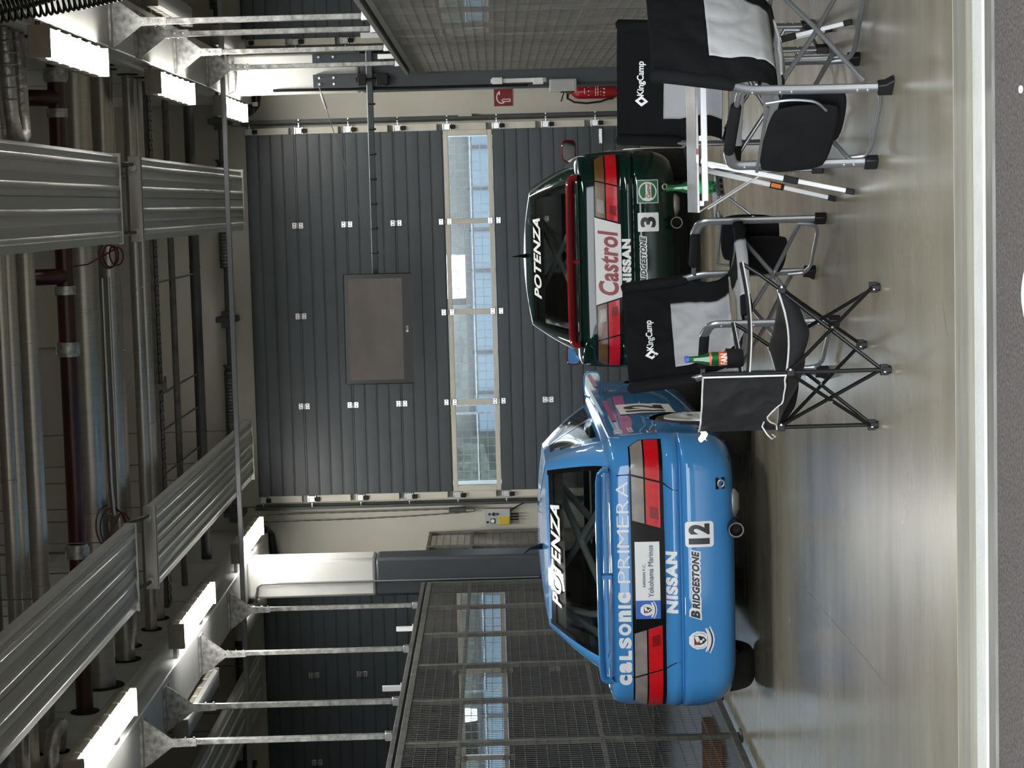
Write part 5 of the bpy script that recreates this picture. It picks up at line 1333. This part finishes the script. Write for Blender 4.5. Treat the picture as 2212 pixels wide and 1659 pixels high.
# ------------------------------------------------------------------ bottles
def bottle(x, y, z0, label, kind, H_=.232, R_=.030):
    r = thing('glass_bottle', label, 'bottle', (x, y, z0)); c = (x, y, z0); k = H_/.232
    pr = [(.001, 0), (.024, 0), (.029, .005), (.030, .02), (.030, .115), (.028, .132), (.020, .158), (.0145, .178), (.0130, .208), (.0130, .224), (.001, .226)]
    MB().lathe([(a*R_/.03, b*k) for a, b in pr], c, 'z', 28).build('body', M['bottle'], r, smooth=50)
    MB().lathe([(.0145, .214*k), (.0150, .219*k), (.0150, .230*k), (.012, .232*k), (.001, .232*k)], c, 'z', 20).build('crown_cap', M['bluecap'] if kind == 'o' else M['bottle'], r)
    lab = M['label_o'] if kind == 'o' else M['label_g']
    l = MB().lathe([(.0306, .030*k), (.0306, .092*k)], c, 'z', 32); lo = l.build('front_label', lab, r, smooth=60)
    if kind == 'o':
        def BF(a, z): th = a/.031; return Vector((x+.0311*math.sin(th), y-.0311*math.cos(th), z0+z*k))
        b = MB(); letters(b, BF, 'FAN', -.026, .026, .056, .084, 0, 0, .03, .008); b.build('label_lettering', M['white'], lo, normals=False)
        MB().lathe([(.0236, .146*k), (.0288, .128*k), (.0296, .122*k)], c, 'z', 28).build('neck_label', lab, r, smooth=60)
    return r
bottle(.050, 9.8, .530, 'green glass bottle standing on the chair side tray behind the table', 'g')
bottle(-.688, 8.708, .552, 'green bottle with an orange label in the cup holder of the small black chair', 'o', .238)

# ------------------------------------------------------------------ small quad folding chair
A, B, C, D = Vector((-.712, 8.217, 0)), Vector((-.968, 8.514, 0)), Vector((-.388, 8.438, 0)), Vector((-.648, 8.761, 0))
Q = thing('folding_chair', 'small black folding chair with pale piping, seen from behind', 'chair', (-.68, 8.48, 0))
Z_ = lambda p, z, o=(0, 0): Vector((p.x+o[0], p.y+o[1], z))
SZ = .41
for P, R_, nrm in ((A, C, (.46, -.68)), (B, D, (-.46, .68)), (A, B, (-.6, -.5)), (C, D, (.6, .5))):
    for k, (p, q) in enumerate(((P, R_), (R_, P))):
        o = .009*(1 if k else -1); ov = (nrm[0]*o, nrm[1]*o)
        MB().tube([Z_(p, .03, ov), Z_(q, SZ, ov)], .0078, 10).build('cross_tube', M['blacktube'], Q, smooth=60)
    m = (P+R_)/2; MB().cyl(Z_(m, .22, (nrm[0]*-.018, nrm[1]*-.018)), Z_(m, .22, (nrm[0]*.020, nrm[1]*.020)), .0055, 8).build('pivot', M['bolt'], Q)
for p, h in ((A, .765), (B, .765)):
    MB().tube([Z_(p, .02), Z_(p, SZ), Z_(p, h)], .0085, 12).build('back_pole', M['blacktube'], Q, smooth=60)
for p in (A, B, C, D):
    b = MB(); b.lathe([(.012, 0), (.017, .0), (.017, .035), (.011, .042)], (p.x, p.y, 0), 'z', 14); b.box((p.x-.022, p.y-.012, .012), (p.x+.022, p.y+.012, .045)); b.build('foot', M['plast'], Q, bevel=.003)
    b = MB(); b.box((p.x-.016, p.y-.016, SZ-.018), (p.x+.016, p.y+.016, SZ+.014)); b.build('corner_joint', M['plast'], Q, bevel=.004)
    b = MB(); b.cyl((p.x+.012, p.y-.02, SZ), (p.x+.012, p.y-.016, SZ), .005, 8); b.build('rivet', M['bolt'], Q); MB().cyl((p.x-.006, p.y-.0155, .028), (p.x-.006, p.y-.0115, .028), .005, 8).build('rivet', M['bolt'], Q)
fw = ((C-A)+(D-B)).normalized()
# backrest
G = []; k = 36
def bq(u, v):   # u: A->B, v: bottom->top
    p = lerp(A, B, u); z = lerp(.425, lerp(.758, .752, u), v); e = math.sin(PI*u)
    lo = (.055*math.exp(-((u-.68)/.17)**2)+.012*noise.noise(Vector((u*7, 0, 3))))*max(0, 1-v*2.5)
    return Vector((p.x, p.y, z+lo))-fw*(.035*e*(.5+.5*v)+cloth((p.x, p.y, z), .022, 4)*(1 if .03 < u < .97 else 0))-fw*.010
G = [[bq(i/k, j/k) for j in range(k+1)] for i in range(k+1)]
b = MB(); b.grid(G); bk = solid(b.build('backrest', M['cloth_c'], Q, smooth=80), .005)
for nme, pts in (('top', [bq(i/k, 1.0)+Vector((0, 0, .003)) for i in range(k+1)]), ('bottom', [bq(i/k, 0) for i in range(k+1)]), ('side', [bq(0, i/k)-fw*.004 for i in range(k+1)])):
    MB().tube(pts, .0042, 6).build('piping', M['piping'], bk, smooth=60)
t = bq(1, 1); b = MB(); b.slab([[t+Vector((-.040+.052*i/5+.006*math.sin(j*1.3), -.008+.003*math.sin(i*2.), -.030+.034*j/5*(1-.25*i/5)+.005*math.sin(i*1.7))) for j in range(6)] for i in range(6)], .002); b.build('loose_flap', M['white'], bk)
p0 = bq(.82, .12); MB().tube([p0, p0+Vector((-.02, -.02, .012)), p0+Vector((-.055, -.01, -.01)), p0+Vector((-.075, -.005, -.03)), p0+Vector((-.066, -.006, -.045)), p0+Vector((-.055, -.008, -.03))], .0035, 6).build('loose_piping', M['piping'], bk, smooth=60)
# sagging seat
def sq(u, v):   # u back->front, v near->far
    p = lerp(lerp(A, C, u), lerp(B, D, u), v); e = math.sin(PI*u)*math.sin(PI*v); edge = max(math.sin(PI*u), math.sin(PI*v))
    return Vector((p.x, p.y, SZ+.012-.075*e-.025*(math.sin(PI*u)*(1-abs(2*v-1))**.2 if 0 < v < 1 else math.sin(PI*u))-.01*math.sin(PI*v)+cloth((p.x, p.y, 1), .008, 7)*e))
G = [[sq(i/k, j/k) for j in range(k+1)] for i in range(k+1)]
b = MB(); b.grid(G); st = solid(b.build('seat', M['cloth_c'], Q, smooth=80), .005)
MB().tube([sq(i/k, 0)+Vector((0, -.002, .002)) for i in range(k+1)], .0045, 6).build('piping', M['piping'], st, smooth=60)
MB().tube([sq(i/k, 1)+Vector((0, .002, .002)) for i in range(k+1)], .0045, 6).build('piping', M['piping'], st, smooth=60)
# skirts under the seat edges
for e0, e1, vv in ((A, C, 0), (B, D, 1)):
    b = MB(); G = []
    for i in range(k+1):
        u = i/k; t = sq(u, vv); dp = .085*math.sin(PI*u)**.7*(1+.25*noise.noise(Vector((u*4, vv*3, 2))))
        G.append([t, t+Vector((0, .004, -dp*.5)), t+Vector((0, .012, -dp))])
    b.grid(G); solid(b.build('seat_skirt', M['cloth_c'], st, smooth=80), .004)
# arms
for P, tip, n_ in ((A, Vector((-.275, 8.50, .572)), 0), (B, Vector((-.545, 8.845, .572)), 1)):
    P0 = Z_(P, .585); sd = Vector((fw.y, -fw.x, 0))
    G = [[lerp(P0, tip, i/12)+sd*(.011*j)+Vector((0, 0, -.020*math.sin(PI*i/12)-.012*abs(j))) for j in (-1, -.5, 0, .5, 1)] for i in range(13)]
    b = MB(); b.grid(G); ar = solid(b.build('arm_strap', M['cloth_c'], Q, smooth=80), .005)
    for j in (0, 4): MB().tube([g[j] for g in G], .0036, 6).build('piping', M['piping'], ar, smooth=60)
    base = C if n_ == 0 else D
    MB().tube([Z_(base, SZ), lerp(Z_(base, SZ), tip, .55)+Vector((0, 0, -.01)), tip+Vector((0, 0, -.006))], .0085, 10).build('arm_post', M['blacktube'], Q, smooth=60)
    if n_:
        b = MB(); b.lathe([(.036, .0), (.041, .01), (.043, .065), (.046, .072), (.041, .072), (.038, .012), (.001, .006)], (-.688, 8.708, .540), 'z', 24); b.build('cup_holder', M['cloth_c'], ar, smooth=50)
# ------------------------------------------------------------------ daylight and view
w = bpy.data.worlds.new('overcast_sky'); sc.world = w; w.use_nodes = True
N = w.node_tree.nodes; L = w.node_tree.links; bg = N['Background']
tc = N.new('ShaderNodeTexCoord'); sp = N.new('ShaderNodeSeparateXYZ'); L.new(tc.outputs['Generated'], sp.inputs['Vector'])
rp = N.new('ShaderNodeValToRGB'); rp.color_ramp.elements[0].position = .0; rp.color_ramp.elements[1].position = .6
rp.color_ramp.elements[0].color = (.80, .86, .93, 1); rp.color_ramp.elements[1].color = (.95, .98, 1.0, 1)
L.new(sp.outputs['Z'], rp.inputs['Fac']); L.new(rp.outputs['Color'], bg.inputs['Color']); bg.inputs['Strength'].default_value = 5.6
vs = sc.view_settings
sc.display_settings.display_device = 'sRGB'
vs.view_transform = 'Standard'; vs.look = 'None'; vs.gamma = 1; vs.use_curve_mapping = False; vs.exposure = .55
cy_ = sc.cycles
cy_.max_bounces = 8; cy_.diffuse_bounces = 4; cy_.glossy_bounces = 4; cy_.transmission_bounces = 6; cy_.transparent_max_bounces = 16
cy_.caustics_reflective = False; cy_.caustics_refractive = False; cy_.sample_clamp_indirect = 6.
try: cy_.use_denoising = True
except Exception: pass
